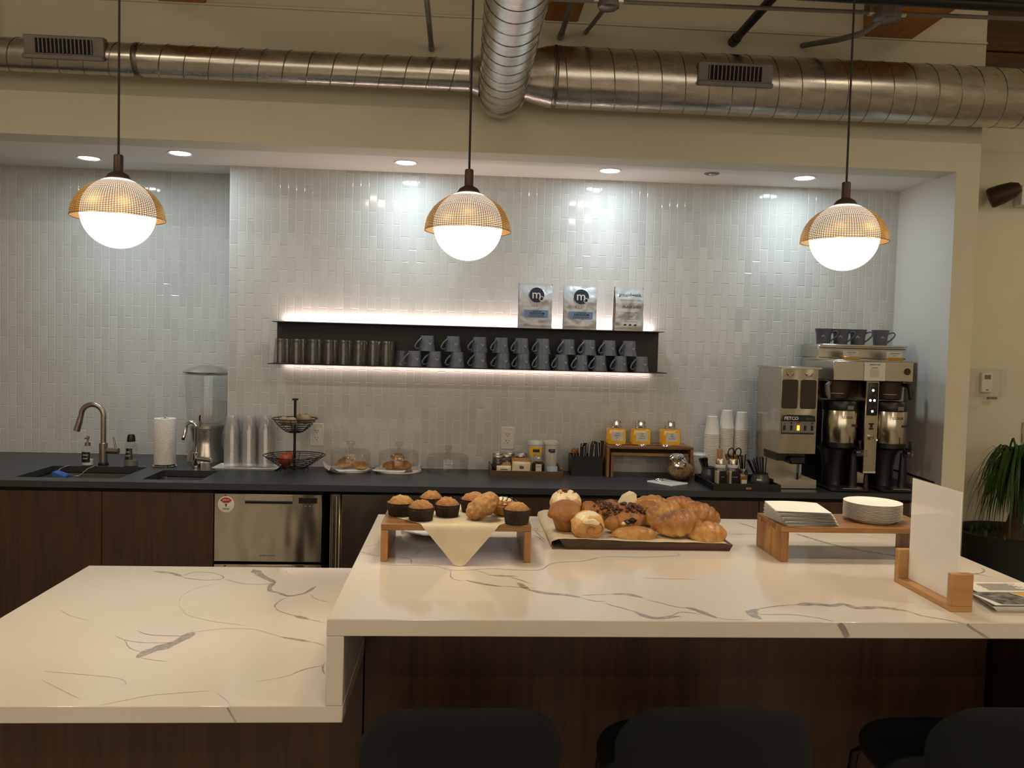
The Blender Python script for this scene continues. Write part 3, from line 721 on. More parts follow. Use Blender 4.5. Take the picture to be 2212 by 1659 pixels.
MB().box(-.384, -.337, -.03, .02, .1, .876, .006).box(-.372, -.352, -.036, -.03, .1, .868, .003).build('handle', M_steel_v, t)
# ------------------------------------------------------------------ things at the sinks
t = thing('kitchen_faucet', 'tall brushed nickel gooseneck faucet behind the wide sink', 'faucet', (-1.739, 4.19, ZC))
MB().cyl(.0245, 0, .012, c=.002).build('base_ring', M_black, t)
MB().cyl(.0195, .012, .108, 28, c=.001).build('body', M_nickel, t)
pts = [(0, 0, .1), (0, 0, .2)] + arc((-.053, 0, .243), .053, 0, PI, 20) + [(-.113, 0, .218)]
MB().tube(pts, .0125, 18).build('spout', M_nickel, t)
MB().tube([(-.111, 0, .228), (-.1145, 0, .21), (-.128, 0, .165)], [.0132, .0145, .0155], 18).build('spray_head', M_nickel, t)
h = MB().rod((.015, 0, .07), (.075, -.006, .07), .0145, 20).build('handle', M_nickel, t)
MB().tube([(.062, -.006, .075), (.058, -.006, .1), (.049, -.006, .141)], [.005, .0045, .004], 10).build('lever', M_nickel, h)

t = thing('soap_bottle', 'clear hand soap pump bottle standing beside the gooseneck faucet', 'soap bottle', (-1.803, 4.165, ZC))
MB().lathe([(0, 0), (.026, 0), (.028, .003), (.028, .078), (.022, .09), (.014, .096), (.014, .1)], 28, cap=False).build('bottle', M_glass, t)
MB().lathe([(0, .002), (.0255, .003), (.0255, .03), (0, .031)], 24).build('soap', M_plastw, t)
lab = MB().surf(lambda u, v: (.0284*math.sin((u-.5)*1.5), -.0284*math.cos((u-.5)*1.5), .018+.05*v), 10, 1).build('label', M_black, t)
text_cyl('HAND', .0115, M_inkw, lab, .0287, 0, .053, sx=.8); text_cyl('SOAP', .0115, M_inkw, lab, .0287, 0, .036, sx=.8)
p = MB().cyl(.0125, .096, .112, 20).rod((0, 0, .112), (0, 0, .132), .004).build('pump', M_nickel, t)
MB().lathe([(.004, .128), (.0075, .131), (.0075, .143), (.003, .145)], 16).rod((0, 0, .137), (0, -.03, .135), .004).build('nozzle', M_nickel, p)

t = thing('soap_bottle', 'tapered dish soap bottle with black cap beside the paper towels', 'soap bottle', (-1.598, 4.168, ZC))
MB().lathe([(0, 0), (.034, 0), (.035, .004), (.021, .118), (.019, .122)], 28, cap=False).build('bottle', M_glass, t)
MB().lathe([(0, .002), (.032, .003), (.029, .03), (0, .031)], 24).build('soap', M_grey, t)
lab = MB().surf(lambda u, v: ((.0325-.0125*(.025+.055*v)/.118)*math.sin((u-.55)*1.3), -(.0352-.0125*(.025+.055*v)/.118)*math.cos((u-.5)*1.3), .034+.055*v), 10, 2).build('label', M_black, t)
text('DISH', .011, M_inkw, lab, (-.002, -.0318, .072), sx=.8, rot=(PI/2+.12, 0, 0)); text('SOAP', .011, M_inkw, lab, (-.002, -.0338, .054), sx=.8, rot=(PI/2+.12, 0, 0))
MB().lathe([(.0195, .12), (.02, .122), (.018, .145), (.014, .155), (0, .157)], 24).build('cap', M_black, t)

t = thing('paper_towel_holder', 'steel paper towel holder with round base behind the sinks', 'paper towel holder', (-1.44, 4.178, ZC))
MB().lathe([(0, 0), (.055, 0), (.058, .003), (.055, .008), (.01, .01), (0, .01)], 40).build('base', M_chrome, t)
MB().rod((0, 0, .01), (0, 0, .24), .005).build('rod', M_chrome, t)
MB().ball((0, 0, .247), (.007, .007, .009), sub=3).build('finial', M_chrome, t)
mb = MB().lathe([(.02, .012), (.05, .012), (.051, .015), (.051, .234), (.05, .237), (.02, .237), (.02, .012)], 44, cap=False)
solo('paper_towel_roll', mb, M_towel, 'white paper towel roll on the steel holder', 'paper towel', (-1.44, 4.178, ZC))

t = thing('filtered_water_faucet', 'small chrome gooseneck faucet behind the bar sink', 'faucet', (-1.28, 4.15, ZC))
MB().cyl(.0205, 0, .075, 24, c=.002).build('body', M_chrome, t)
pts = [(0, 0, .07), (0, 0, .175)] + arc((-.022, -.012, .2), .024, 0, PI*.97, 16) + [(-.05, -.026, .165), (-.053, -.028, .15)]
MB().tube(pts, .0092, 14).build('spout', M_chrome, t)
MB().rod((-.053, -.028, .152), (-.055, -.029, .138), .0075, 12).build('nozzle', M_black, t)
MB().rod((.01, -.012, .047), (.082, -.03, .042), .0125, 18).build('handle', M_chrome, t)

t = thing('beverage_dispenser', 'empty clear drink dispenser with steel foot and shallow steel lid', 'drink dispenser', (-1.305, 4.4, ZC))
MB().lathe([(0, 0), (.101, 0), (.101, .004), (.082, .06), (.082, .062), (.073, .085), (.0745, .12), (.083, .17), (.086, .172), (.086, .186), (.078, .188)], 48).build('foot', M_steel, t)
MB().lathe([(.055, .188), (.092, .2), (.1, .24), (.106, .36), (.109, .448), (.107, .448), (.098, .24), (.09, .203), (.055, .192)], 48, cap=False).build('vessel', M_glass, t)
MB().lathe([(0, .499), (.02, .498), (.07, .486), (.11, .468), (.121, .461), (.119, .455), (.1, .446), (0, .446)], 48).build('lid', M_steel, t)
s = MB().rod((0, -.09, .205), (0, -.118, .205), .008, 12).lathe([(.007, 0), (.0075, .03), (.004, .032)], 14, M=T(0, -.118, .188)).build('spigot', M_chrome, t)
MB().tube([(0, -.118, .22), (0, -.12, .235), (.003, -.122, .246)], .004, 8).build('tap_lever', M_black, s)

t = thing('sink_caddy', 'small chrome wire caddy hooked in the wide sink', 'sink caddy', (-1.815, 3.93, .875))
for z in (0, .02): MB().tube([(-.06, -.035, z), (.06, -.035, z), (.06, .035, z), (-.06, .035, z)], .0022, 6, True).build('ring_wire', M_chrome, t)
for s in (-1, 1): MB().tube([(s*.06, .035, .02), (s*.062, .12, .04), (s*.062, .205, .042)], .0022, 6).build('hook_arm', M_chrome, t)
solo('sponge', MB().box(-.04, .02, -.022, .03, 0, .026, .004, M=RY(.35)), M_sponge, 'blue scrub sponge in the wire caddy of the wide sink', 'sponge', (-1.82, 3.93, .885))

# ------------------------------------------------------------------ clear cups
t = solo('cup_tray', MB().lathe([(0, .002), (1, .002), (1.14, .011), (1.155, .01), (1.02, -.0), (0, 0)], 4, M=T(0, 0, 0) @ Matrix.Diagonal((.192, .097, 1, 1)) @ RZ(PI/4)), M_ceram,
     'white rectangular plate under the clear plastic cups', 'plate', (-1.032, 4.165, ZC), smooth=None)
cupm = MB().lathe([(.0395, 0), (.0402, .002), (.0395, .004), (.0385, .0045), (.0275, .082), (.0255, .086), (0, .084), (0, .0835), (.025, .0853), (.0268, .082), (.0378, .0045)], 32, cap=False).build('plastic_cup', M_cup)
names = ['nearest the drink dispenser', 'in the middle of the plate', 'nearest the wire basket']
first = True
for k, (x, y) in enumerate(((-1.114, 4.175), (-1.034, 4.185), (-.955, 4.192))):
    n = 21
    for i in range(n):
        lb = f"{ORD[n-1-i]} clear plastic cup from the top, upside-down stack {names[k]}"
        c = cupm if first else dup(cupm)
        first = False
        c.location = (x + .0001*math.sin(i*2.1+k), y, ZC + .0035 + .0086*i); tag(c, lb, 'plastic cup', 'clear cup stacks')

# ------------------------------------------------------------------ wire basket and fruit
t = thing('tiered_basket', 'two-tier black wire fruit basket on a centre post', 'fruit basket', (-.794, 4.09, ZC))
MB().rod((0, 0, .004), (0, 0, .35), .0062, 12).rod((-.014, 0, .35), (.014, 0, .35), .005, 8).build('post', M_blackmetal, t)
def wirebowl(name, r0, z0, r1, z1, nr, foot=False, pw=1):
    mb = MB()
    for i in range(nr):
        f = i / (nr - 1); f2 = f ** pw
        mb.tube([(( r0+(r1-r0)*f) * math.cos(a), (r0+(r1-r0)*f) * math.sin(a), z0+(z1-z0)*f2) for a in [2*PI*j/36 for j in range(36)]], .0017 if i < nr-1 else .0026, 5, True)
    for k in range(6):
        a = PI/6 + k * PI/3
        mb.tube([((r0*.2 + (r1-r0*.2)*i/8)*math.cos(a), (r0*.2+(r1-r0*.2)*i/8)*math.sin(a), z0 + (z1-z0) * (max(0, ((r0*.2+(r1-r0*.2)*i/8)-r0)/(r1-r0)))**pw) for i in range(9)], .0018, 5)
    return mb.build(name, M_blackmetal, t)
wirebowl('lower_bowl', .055, .014, .146, .078, 9)
wirebowl('upper_bowl', .03, .19, .107, .257, 8, pw=1.5)
for k in range(4):
    a = PI/4 + k*PI/2
    MB().tube([(.07*math.cos(a-.12), .07*math.sin(a-.12), .024), (.082*math.cos(a), .082*math.sin(a), .002), (.07*math.cos(a+.12), .07*math.sin(a+.12), .024)], .0018, 6).build('foot_wire', M_blackmetal, t)
for (x, y, z, r), lb in zip(((-.05, -.014, .246, .024), (-.008, -.05, .246, .026), (.052, -.008, .256, .027), (.012, .046, .25, .025)),
                            ('round tan fruit resting at the outer rim of the upper basket', 'round tan fruit at the front of the upper basket',
                             'largest tan fruit, poking above the upper basket rim', 'round tan fruit behind the post in the upper basket')):
    f = thing('tan_fruit', lb, 'fruit', (-.794+x, 4.09+y, ZC+z), group='tan fruit in the upper basket')
    MB().ball((0, 0, 0), (r, r, r*.92), .003, 40, 3, seed=x*99).build('skin', M_fruit, f); MB().rod((0, 0, r*.86), (.002, 0, r*1.02), .002, 6).build('stem', M_trunk, f)
for (x, y, z, r), lb in zip(((-.036, -.033, .058, .034), (-.033, .04, .058, .033)), ('red and orange apple in the lower wire basket', 'second apple behind the orange one in the lower basket')):
    f = thing('apple', lb, 'fruit', (-.794+x, 4.09+y, ZC+z), group='apples in the lower basket')
    MB().lathe([(0, -r*.72), (r*.4, -r*.86), (r*.85, -r*.4), (r, .1*r), (r*.82, r*.6), (r*.4, r*.84), (0, r*.66)], 24).build('skin', M_apple, f); MB().rod((0, 0, r*.6), (.004, 0, r*1.05), .0016, 6).build('stem', M_trunk, f)

# ------------------------------------------------------------------ outlets
def outlet(x, z, lb, first=None):
    if first: return dup(first, (x, 4.2495, z), label=lb)
    t = thing('power_outlet', lb, 'outlet', (x, 4.2495, z), group='outlets in the tile wall')
    MB().box(-.035, .035, -.006, 0, -.0575, .0575, .003).build('cover_plate', M_plastw, t)
    r = MB().box(-.0165, .0165, -.008, -.006, -.034, .034, .001).build('receptacle', M_plastw, t)
    mb = MB()
    for s in (-1, 1):
        for x0 in (-.0065, .0065): mb.box(x0-.0012, x0+.0012, -.0085, -.008, s*.017, s*.017+.008)
        mb.box(-.002, .002, -.0085, -.008, s*.017-.009, s*.017-.005)
    mb.build('slots', M_dark, r)
    return t
o1 = outlet(-.715, 1.077, 'white double outlet behind the two-tier wire basket')
outlet(.251, 1.078, 'white double outlet above the wooden condiment tray', o1)

# ------------------------------------------------------------------ cake boards, domes, pastry under them
def dome(lb, x, y, z, r, h, first=None):
    t = thing('glass_dome', lb, 'glass dome', (x, y, z), group='glass cake domes')
    MB().lathe([(r, 0), (r*1.005, .004), (r, .01), (r, h-.012), (r*.97, h-.003), (r*.9, h), (.012, h+.004), (.012, h+.003), (r*.9, h-.002), (r-.003, h-.012), (r-.003, 0)], 48, cap=False).build('cover', M_glass, t)
    MB().lathe([(.011, h+.004), (.009, h+.014), (.012, h+.022), (.02, h+.03), (.021, h+.038), (.012, h+.045), (0, h+.046)], 24, cap=False).build('knob', M_tumbler, t)
def sheet(w, d, amp, seed, edge=0):
    def f(u, v):
        x, y = (u-.5)*w, (v-.5)*d
        e = max(0, math.hypot(x, y) - .119)
        return (x, y, .0004 + min(1, e*40) * amp * (1 + math.sin(u*5+seed) + .6*noise.noise(Vector((x*20, y*20, seed)))))
    return MB().surf(f, 18, 18)
def cro(L, R, bend, lobes=5, taper=2.2, flat=.55):
    def f(u, v):
        t = (v-.5)*2; a = u*2*PI
        r = R * max(.02, (1-abs(t)**taper)) ** .75
        lob = abs(math.sin(PI*(t*lobes/2 + .5))); r *= .85 + .17*lob**.35
        x = math.sin(t*bend)*L/2/math.sin(bend); y = -(math.cos(t*bend)-1) * L/2 / math.sin(bend)
        z = max(r*math.sin(a), -flat*r)
        n = noise.noise(Vector((x*60, a, t*3)))
        return (x + .06*r*math.sin(a)*t, y + r*math.cos(a)*(1+.06*n), z*(1+.08*n) + flat*R*.55)
    return MB().surf(f, 20, 54, wrapu=True)
boards = ((-.53, 4.135, .1, 'round white marble board nearest the wire basket', 'white paper on the marble board nearest the wire basket', .35),
          (-.294, 4.14, .113, 'round marble board with a grey edge beside the empty dome', 'white paper under the croissants', -.2))
for x, y, r, lb, lp, rz in boards:
    solo('serving_board', MB().lathe([(0, 0), (r-.003, 0), (r, .002), (r, .01), (r-.002, .012), (0, .012)], 56), M_marble, lb, 'board', (x, y, ZC))
    solo('paper_liner', sheet(.205, .2, .012, x*9), M_wax, lp, 'paper', (x-.012, y-.008, ZC+.0122), rz)
dome('glass dome with knob covering the flat round pastries', -.53, 4.14, ZC+.0135, .098, .088)
dome('glass dome with knob covering the croissants', -.294, 4.145, ZC+.0135, .098, .088)
dome('empty glass dome standing straight on the black counter', -.05, 4.13, ZC, .102, .088)
def swirl(r, h, seed):
    def f(u, v):
        a = u*2*PI; rr = r*v
        ph = v*3.2*2*PI - a
        z = h*(1-v**5)*(.75+.25*math.sin(ph)) if v < 1 else 0
        n = noise.noise(Vector((math.cos(a)*3, math.sin(a)*3, seed)))
        return (rr*math.cos(a)*(1+.07*n), rr*math.sin(a)*(1+.07*n), max(z, 0))
    return MB().surf(f, 36, 22, wrapu=True).surf(lambda u, v: (lambda p: (p[0], p[1], -.006*(1-v**4)))(f(1-u, v)), 36, 8, wrapu=True)
z0 = ZC + .0165
for (x, y, z, rz, lb, k) in ((-.558, 4.114, .004, 0, 'flat swirled danish at the front under the first dome', 0), (-.55, 4.178, .006, 1, 'flat swirled danish half hidden behind the front one', 0),
                             (-.482, 4.135, .004, 2, 'knotted golden pastry beside the danishes under the dome', 1), (-.47, 4.09, .003, .5, 'small golden pastry end at the dome wall near the croissants', 2)):
    tilt = (.35, .05, .1) if z == .004 else (.3, -.1, .4)
    mb = swirl(.037 if k == 0 else .027, .022, rz) if k != 1 else cro(.085, .019, .5, 6)
    solo('danish' if k == 0 else 'golden_pastry', mb, M_gold, lb, 'pastry', (x, y, z0+z+(.017 if k == 0 else .002)), rot=tilt if k == 0 else (0, 0, rz*.1), group='pastries under the first dome')
for (x, y, z, r, rot, lb, mt) in ((-.352, 4.115, .004, .028, (0, 0, .4), 'dark seeded croissant at the front of the second dome', M_bread), (-.288, 4.108, .01, .03, (.2, 0, 1.7), 'croissant with pale cut end facing forward under the second dome', M_crois),
                               (-.238, 4.12, .006, .028, (.1, 0, -1.2), 'crumbly croissant on the side towards the empty dome', M_bread), (-.3, 4.14, .044, .025, (0, .1, .2), 'croissant lying on top of the others under the second dome', M_crois)):
    o = solo('croissant', cro(.072, r*.9, .7, 5), mt, lb, 'croissant', (x*.66-.294*.34, y, z0+z), rot=rot, group='croissants under the second dome')

# ------------------------------------------------------------------ condiment tray
t = thing('wooden_tray', 'dark wooden tray full of condiments below the outlet', 'tray', (.331, 4.09, ZC))
w, d, hh = .176, .12, .036
MB().box(-w, w, -d, d, 0, .008).build('tray_floor', M_traywood, t)
MB().box(-w, w, -d, -d+.009, .008, hh, .001).build('front_panel', M_traywood, t); MB().box(-w, w, d-.009, d, .008, hh, .001).build('rear_panel', M_traywood, t)
for s in (-1, 1): MB().box(min(s*w, s*(w-.009)), max(s*w, s*(w-.009)), -d+.009, d-.009, .008, hh+.012, .001).build('end_panel', M_traywood, t)
zt = ZC + .0083
def spicejar(x, y, lb, first=None):
    if first: return dup(first, (x, y, zt), label=lb)
    t = thing('condiment_jar', lb, 'jar', (x, y, zt), group='jars in the wooden tray')
    MB().lathe([(0, 0), (.024, 0), (.026, .003), (.026, .075), (.022, .083)], 24, cap=False).build('jar_glass', M_tumbler, t)
    MB().lathe([(0, .002), (.0235, .003), (.0235, .066), (0, .068)], 20).build('contents', M_bean, t)
    MB().lathe([(.0235, .082), (.0245, .084), (.0245, .093), (.0235, .095), (.021, .0955), (.0205, .094), (0, .094)], 28).build('lid', M_steel, t)
    return t
j = spicejar(.193, 4.02, 'dark jar with silver lid at the front corner of the wooden tray')
for x, y, lb in ((.238, 4.05, 'silver-lidded jar just behind the brown sugar packets'), (.196, 4.125, 'silver-lidded jar in the back row at the tray corner'), (.258, 4.14, 'silver-lidded jar in the middle of the back row'),
                 (.318, 4.135, 'silver-lidded jar in the back row beside the white tubs'), (.306, 4.06, 'silver-lidded jar hidden behind the tall sweetener packets')): spicejar(x, y, lb, j)
def packet(w, h, mt, name):
    def f(u, v):
        x = (u-.5)*w; z = v*h; b = (1-(2*abs(u-.5))**4)*(1-(2*abs(v-.5))**6)
        return (x, -.006*b*(1+.4*noise.noise(Vector((x*70, z*70, w*99)))), z)
    def g(u, v):
        p = f(1-u, v); return (p[0], -p[1], p[2])
    m = MB().surf(f, 10, 12).surf(g, 10, 12)
    return m
for i in range(3):
    lb = ['cream and green sugar packet at the front of the short row', 'brown sugar packet second in the short row', 'brown sugar packet at the back of the short row'][i]
    o = solo('sugar_packet', packet(.07, .05+.007*i, 0, ''), M_sugar if i == 0 else M_kraft, lb, 'packet', (.222, 3.988+.012*i, zt), group='short sugar packets', rot=(-.12, 0, .02*i))
    if i == 0: MB().box(-.03, .03, -.0075, -.0073, .004, .009).box(-.018, .018, -.0078, -.0075, .03, .034).build('printed_band', M_potgrey, o)
for i in range(3):
    lb = ['cream sweetener packet with green leaves at the front of the tall row', 'brown sweetener packet second in the tall row', 'brown sweetener packet at the back of the tall row'][i]
    o = solo('sugar_packet', packet(.088, .07+.008*i, 0, ''), M_sugar if i == 0 else M_kraft, lb, 'packet', (.304, 3.988+.012*i, zt), group='tall sweetener packets', rot=(-.1, .04-.02*i, 0))
    if i == 0: MB().box(-.008, .012, -.0078, -.0075, .036, .05).box(-.03, -.012, -.0076, -.0072, .005, .012).box(.02, .036, -.0076, -.0072, .005, .012).build('printed_leaves', M_potgrey, o)
t = thing('honey_bottle', 'bear-shaped honey bottle with dark honey in the wooden tray', 'honey bottle', (.388, 4.0, zt))
MB().lathe([(0, 0), (.03, 0), (.031, .004), (.029, .04), (.0305, .06), (.022, .072)], 24, M=Matrix.Diagonal((1, .8, 1, 1))).build('honey', M_syrup, t)
h = MB().lathe([(.022, .072), (.026, .085), (.024, .1), (.014, .112), (.008, .114), (0, .114)], 24, M=Matrix.Diagonal((1, .85, 1, 1)), cap=False).build('head', M_tumbler, t)
for s in (-1, 1): MB().ball((s*.021, 0, .106), (.007, .005, .007), sub=2).build('ear', M_tumbler, h)
MB().ball((0, -.021, .09), (.007, .006, .006), sub=2).build('snout', M_plastw, h)
MB().box(-.014, .014, -.026, -.0252, .014, .062).build('label', M_lab, t)
text('HONEY', .0075, M_ink, t, (0, -.0264, .05), sx=.8); MB().box(-.009, .009, -.0266, -.0263, .018, .028).build('printed_bee', M_kraft, t)
t = thing('sweetener_bottle', 'long-necked bottle with pale blue label in the wooden tray', 'bottle', (.455, 3.995, zt))
MB().lathe([(0, 0), (.026, 0), (.028, .004), (.0285, .045), (.024, .065), (.012, .085), (.0115, .115)], 28, M=Matrix.Diagonal((1, .75, 1, 1)), cap=False).build('bottle', M_glass, t)
MB().surf(lambda u, v: (.0287*math.sin((u-.5)*2.2), -.0222*math.cos((u-.5)*2.2), .008+.045*v), 12, 2).build('label', M_lightblue, t)
MB().box(-.011, .004, -.0232, -.0226, .012, .045).build('white_panel', M_lab, t)
MB().cyl(.0125, .116, .128, 20, c=.002).build('cap', M_navy, t)
for (x, y, lb) in ((.383, 4.112, 'white lidded tub with orange label behind the honey bottle'), (.463, 4.13, 'white lidded tub with navy label behind the blue bottle')):
    t = thing('creamer_tub', lb, 'tub', (x, y, zt), group='white tubs in the wooden tray')
    MB().lathe([(0, 0), (.028, 0), (.03, .003), (.035, .145), (.034, .146)], 28).build('tub', M_plastw, t)
    MB().lathe([(.036, .14), (.039, .142), (.039, .156), (.036, .16), (.02, .163), (0, .163)], 28).build('lid', M_plastw, t)
    MB().surf(lambda u, v: (.0347*math.sin((u-.5)*2), -.0347*math.cos((u-.5)*2), .09+.04*v), 10, 1).build('label', M_amber_glow if 'orange' in lb else M_lab, t)
    MB().surf(lambda u, v: (.0352*math.sin((u-.45)*1), -.0352*math.cos((u-.45)*1), .106+.015*v), 8, 1).build('navy_band', M_navy, t)

# ------------------------------------------------------------------ black caddy of sachets
t = thing('sachet_box', 'open black box holding sachets and small spoons', 'box', (.641, 4.15, ZC))
w, d, h = .078, .062, .098
MB().box(-w, w, -d, d, 0, .005).box(-w, w, -d, -d+.004, .005, h).box(-w, w, d-.004, d, .005, h).box(-w, -w+.004, -d+.004, d-.004, .005, h).box(w-.004, w, -d+.004, d-.004, .005, h).build('box', M_black, t)
rn = random.Random(5)
sach = MB().box(-.011, .011, -.0012, .0012, 0, .135).box(-.013, -.011, -.0016, .0016, 0, .138, mi=1).box(.011, .013, -.0016, .0016, 0, .138, mi=1).build('sachet', [M_black, M_plastw])
for i in range(11):
    c = sach if i == 0 else dup(sach)
    c.location = (.612 + .0105*i, 4.10 + .028*(i % 4), ZC+.009 + .004*(i % 3) + .0022*i); c.rotation_euler = (-.02, (rn.random()-.5)*.22, (rn.random()-.5)*.8)
    tag(c, 'dark sachet with white edges standing in the black box', 'sachet', 'sachets in the black box')
sp = MB().rod((0, 0, 0), (0, 0, .1), .002, 6).ball((0, 0, .112), (.009, .005, .013), sub=2).build('small_spoon', M_gold)
for i in range(5):
    c = sp if i == 0 else dup(sp)
    c.location = (.584 + .006*(i % 3), 4.1 + .016*i, ZC+.008); c.rotation_euler = (0, -.1+.05*i, i); tag(c, 'small pale spoon standing at the end of the black sachet box', 'spoon', 'small spoons in the black box')

# ------------------------------------------------------------------ nesting risers and amber dispensers
def riser(name, lb, x0, x1, y0, y1, h, th, mats, z=ZC, notch=False, cat='stand', leg=None):
    t = thing(name, lb, cat, ((x0+x1)/2, (y0+y1)/2, z))
    w, d = (x1-x0)/2, (y1-y0)/2; lt = leg or th
    MB().box(-w, w, -d, d, h-th, h, .0015).build('top', mats[0], t)
    for s in (-1, 1):
        a, b = sorted((s*w, s*(w-lt)))
        mb = MB().box(a, b, -d, d, 0, h-th, .001)
        l = mb.build('leg', mats[1], t)
        if notch:
            e = s*w
            for k in range(3):
                q = MB().box(min(e, e+s*.0006), max(e, e+s*.0006), -d+.022+.055*k, -d+.034+.055*k, h-.022, h-.006).build('joint', mats[2], l)
    return t
riser('nesting_stand', 'outer wooden nesting stand carrying three amber drink jars', .735, 1.167, 4.062, 4.245, .156, .0135, (M_acacia, M_acacia_v), leg=.013)
riser('nesting_stand', 'inner wooden nesting stand tucked under the outer one', .757, 1.146, 4.07, 4.235, .121, .015, (M_acacia, M_acacia_v), leg=.014)
def amber(x, lb, words, first=None):
    t = thing('drink_jar', lb, 'jar', (x, 4.13, ZC+.1565), group='amber drink jars')
    MB().box(-.046, .046, -.045, .045, 0, .083, .008, seg=3).build('jar_glass', M_tumbler, t)
    MB().box(-.0435, .0435, -.0425, .0425, .004, .08, .006, seg=2).build('drink', M_amber_glow, t)
    MB().lathe([(.03, .083), (.031, .088), (.0285, .09), (.0285, .11), (.026, .12), (.018, .124), (0, .124)], 36).build('lid', M_chrome, t)
    lab = MB().box(-.0305, .0305, -.0462, -.0454, .022, .066).build('label', M_lab, t)
    for i, w in enumerate(words): text(w, .0075, M_ink, lab, (0, -.0466, .058-.0105*i), sx=.8)
amber(.788, 'amber drink jar nearest the black sachet box', ('COLD', 'BREWED', 'TEA')); amber(.912, 'amber drink jar in the middle of the nesting stand', ('ICED', 'PEACH', 'BLACK TEA')); amber(1.063, 'amber drink jar nearest the paper cups', ('ICED', 'GREEN', 'BLACK TEA'))
spoon = MB()
def spf(u, v):
    x = .045*(v-.5); w = .016*(1-(2*abs(v-.5))**2.2)**.5; a = PI*u
    return (x, -w*math.cos(a), .012*(1-(2*v-1)**2)**.5*math.sin(a))
spoon.surf(spf, 10, 14).surf(lambda u, v: spf(1-u, v), 10, 14).tube([(.02, 0, .003), (.05, 0, .006), (.1, 0, .002), (.125, 0, .001)], [.003, .0022, .0026, .004], 8)
sp0 = spoon.build('tasting_spoon', M_chrome)
for i, (x, y, z, rz, lb) in enumerate(((.792, 4.088, ZC+.1566, .35, 'chrome spoon lying face down before the first amber jar'), (.915, 4.082, ZC+.1566, .3, 'chrome spoon lying face down before the middle amber jar'),
                                       (1.03, 4.074, ZC+.1566, .05, 'chrome spoon lying face down before the last amber jar'), (.965, 3.925, ZC+.0092, -.45, 'chrome spoon on the white rectangular dish'))):
    c = sp0 if i == 0 else dup(sp0)
    c.location = (x, y, z); c.rotation_euler = (0, 0, rz); tag(c, lb, 'spoon', 'chrome tasting spoons')
t = solo('spoon_dish', MB().box(-.087, .087, -.062, .062, 0, .009, .003), M_ceram, 'white rectangular spoon dish before the tilted snack jar', 'dish', (.998, 3.893, ZC), -.72*0-.93, smooth=30)
t.scale = (.86, 1, 1)

t = thing('snack_jar', 'glass jar of granola with a tilted chrome lid', 'jar', (1.087, 4.0, ZC))
tilt = T(0, 0, .062) @ RZ(-.75) @ RX(0)
def jr(a, r, z): return 0
MB().ball((0, 0, .064), (.07, .066, .064), sub=4).build('jar_glass', M_glass, t)
mb = MB().ball((.002, .004, .052), (.062, .06, .05), .006, 40, 4, lob=lambda d: -.22*max(0, d.z)*(1-d.x)); mb.build('granola', M_oat, t)
ML = T(-.02, -.028, .097) @ RZ(.35) @ RX(.75)
MB().lathe([(.04, 0), (.045, .002), (.045, .008), (.034, .02), (.0, .026)], 36, M=ML).build('lid', M_chrome, t)
MB().lathe([(.0, .025), (.012, .026), (.017, .034), (.012, .042), (0, .043)], 20, M=ML).build('knob', M_chrome, t)

# ------------------------------------------------------------------ paper cups and lids
pc = MB().lathe([(.037, 0), (.0382, .0018), (.037, .0036), (.0258, .092), (.0235, .094), (0, .0925), (0, .092), (.0232, .0932), (.0252, .0915), (.0362, .0036)], 32, cap=False).build('paper_cup', M_paperw)
first = True
wh = ['nearest the amber jars', 'tallest and in the middle', 'nearest the grinder']
for k, (x, y, top) in enumerate(((1.29, 4.165, 1.221), (1.369, 4.18, 1.252), (1.444, 4.17, 1.245))):
    n = int(round((top - ZC - .096) / .0082)) + 1
    for i in range(n):
        c = pc if first else dup(pc)
        first = False
        c.location = (x + .0001*math.sin(i*1.7+k), y, top - .0955 - .0082*(n-1-i)); c.rotation_euler = (0, 0, i)
        tag(c, f"{ORD[n-1-i]} white paper cup from the top, upside-down stack {wh[k]}", 'paper cup', 'paper cup stacks')
    z0 = top - .0955 - .0082*(n-1)
ld = MB().lathe([(.042, 0), (.0435, .002), (.042, .005), (.037, .007), (.033, .0135), (0, .0135), (0, .0128), (.0325, .0128), (.036, .006), (.041, .0042)], 32, cap=False).build('cup_cover', M_plastw)
for i in range(16):
    c = ld if i == 0 else dup(ld)
    c.location = (1.227 + .0006*i, 4.185 - .0005*i, ZC + .0005 + .0068*i); c.rotation_euler = (0, .0, i*.7)
    tag(c, f"{ORD[15-i]} white plastic cup lid from the top of the stack behind the snack jar", 'cup lid', 'stack of cup lids')

# ------------------------------------------------------------------ black tray by the grinder
t = thing('black_tray', 'shallow black tray with pots, shakers and straws by the grinder', 'tray', (1.322, 3.862, ZC))
w, d = .158, .152
MB().box(-w, w, -d, d, 0, .006).build('tray_floor', M_black, t)
MB().box(-w, w, -d, -d+.006, .006, .032, .001).build('front_panel', M_black, t); MB().box(-w, w, d-.006, d, .006, .032, .001).build('rear_panel', M_black, t)
for s in (-1, 1): MB().box(min(s*w, s*(w-.006)), max(s*w, s*(w-.006)), -d+.006, d-.006, .006, .032, .001).build('end_panel', M_black, t)
MB().box(-.005, .02, -d-.0006, -d, .008, .018).build('brown_sticker', M_kraft, t)
zb = ZC + .0062
def pot(x, y, r, h, lb, tagw=True):
    t = thing('utensil_pot', lb, 'pot', (x, y, zb), group='grey pots in the black tray')
    MB().lathe([(0, 0), (r*.86, 0), (r*.95, .004), (r, h*.35), (r*.97, h*.6), (r*.8, h*.85), (r*.8, h*.93), (r*.88, h), (r*.8, h*1.01), (r*.72, h*.9), (r*.72, .01), (0, .01)], 36).build('vessel', M_potgrey, t)
    if tagw: MB().box(-.011, .011, -.0006, 0, -.004, .004, M=T(-r*.45, -r*.88, h*.55) @ RZ(-.45)).build('white_tag', M_lab, t)
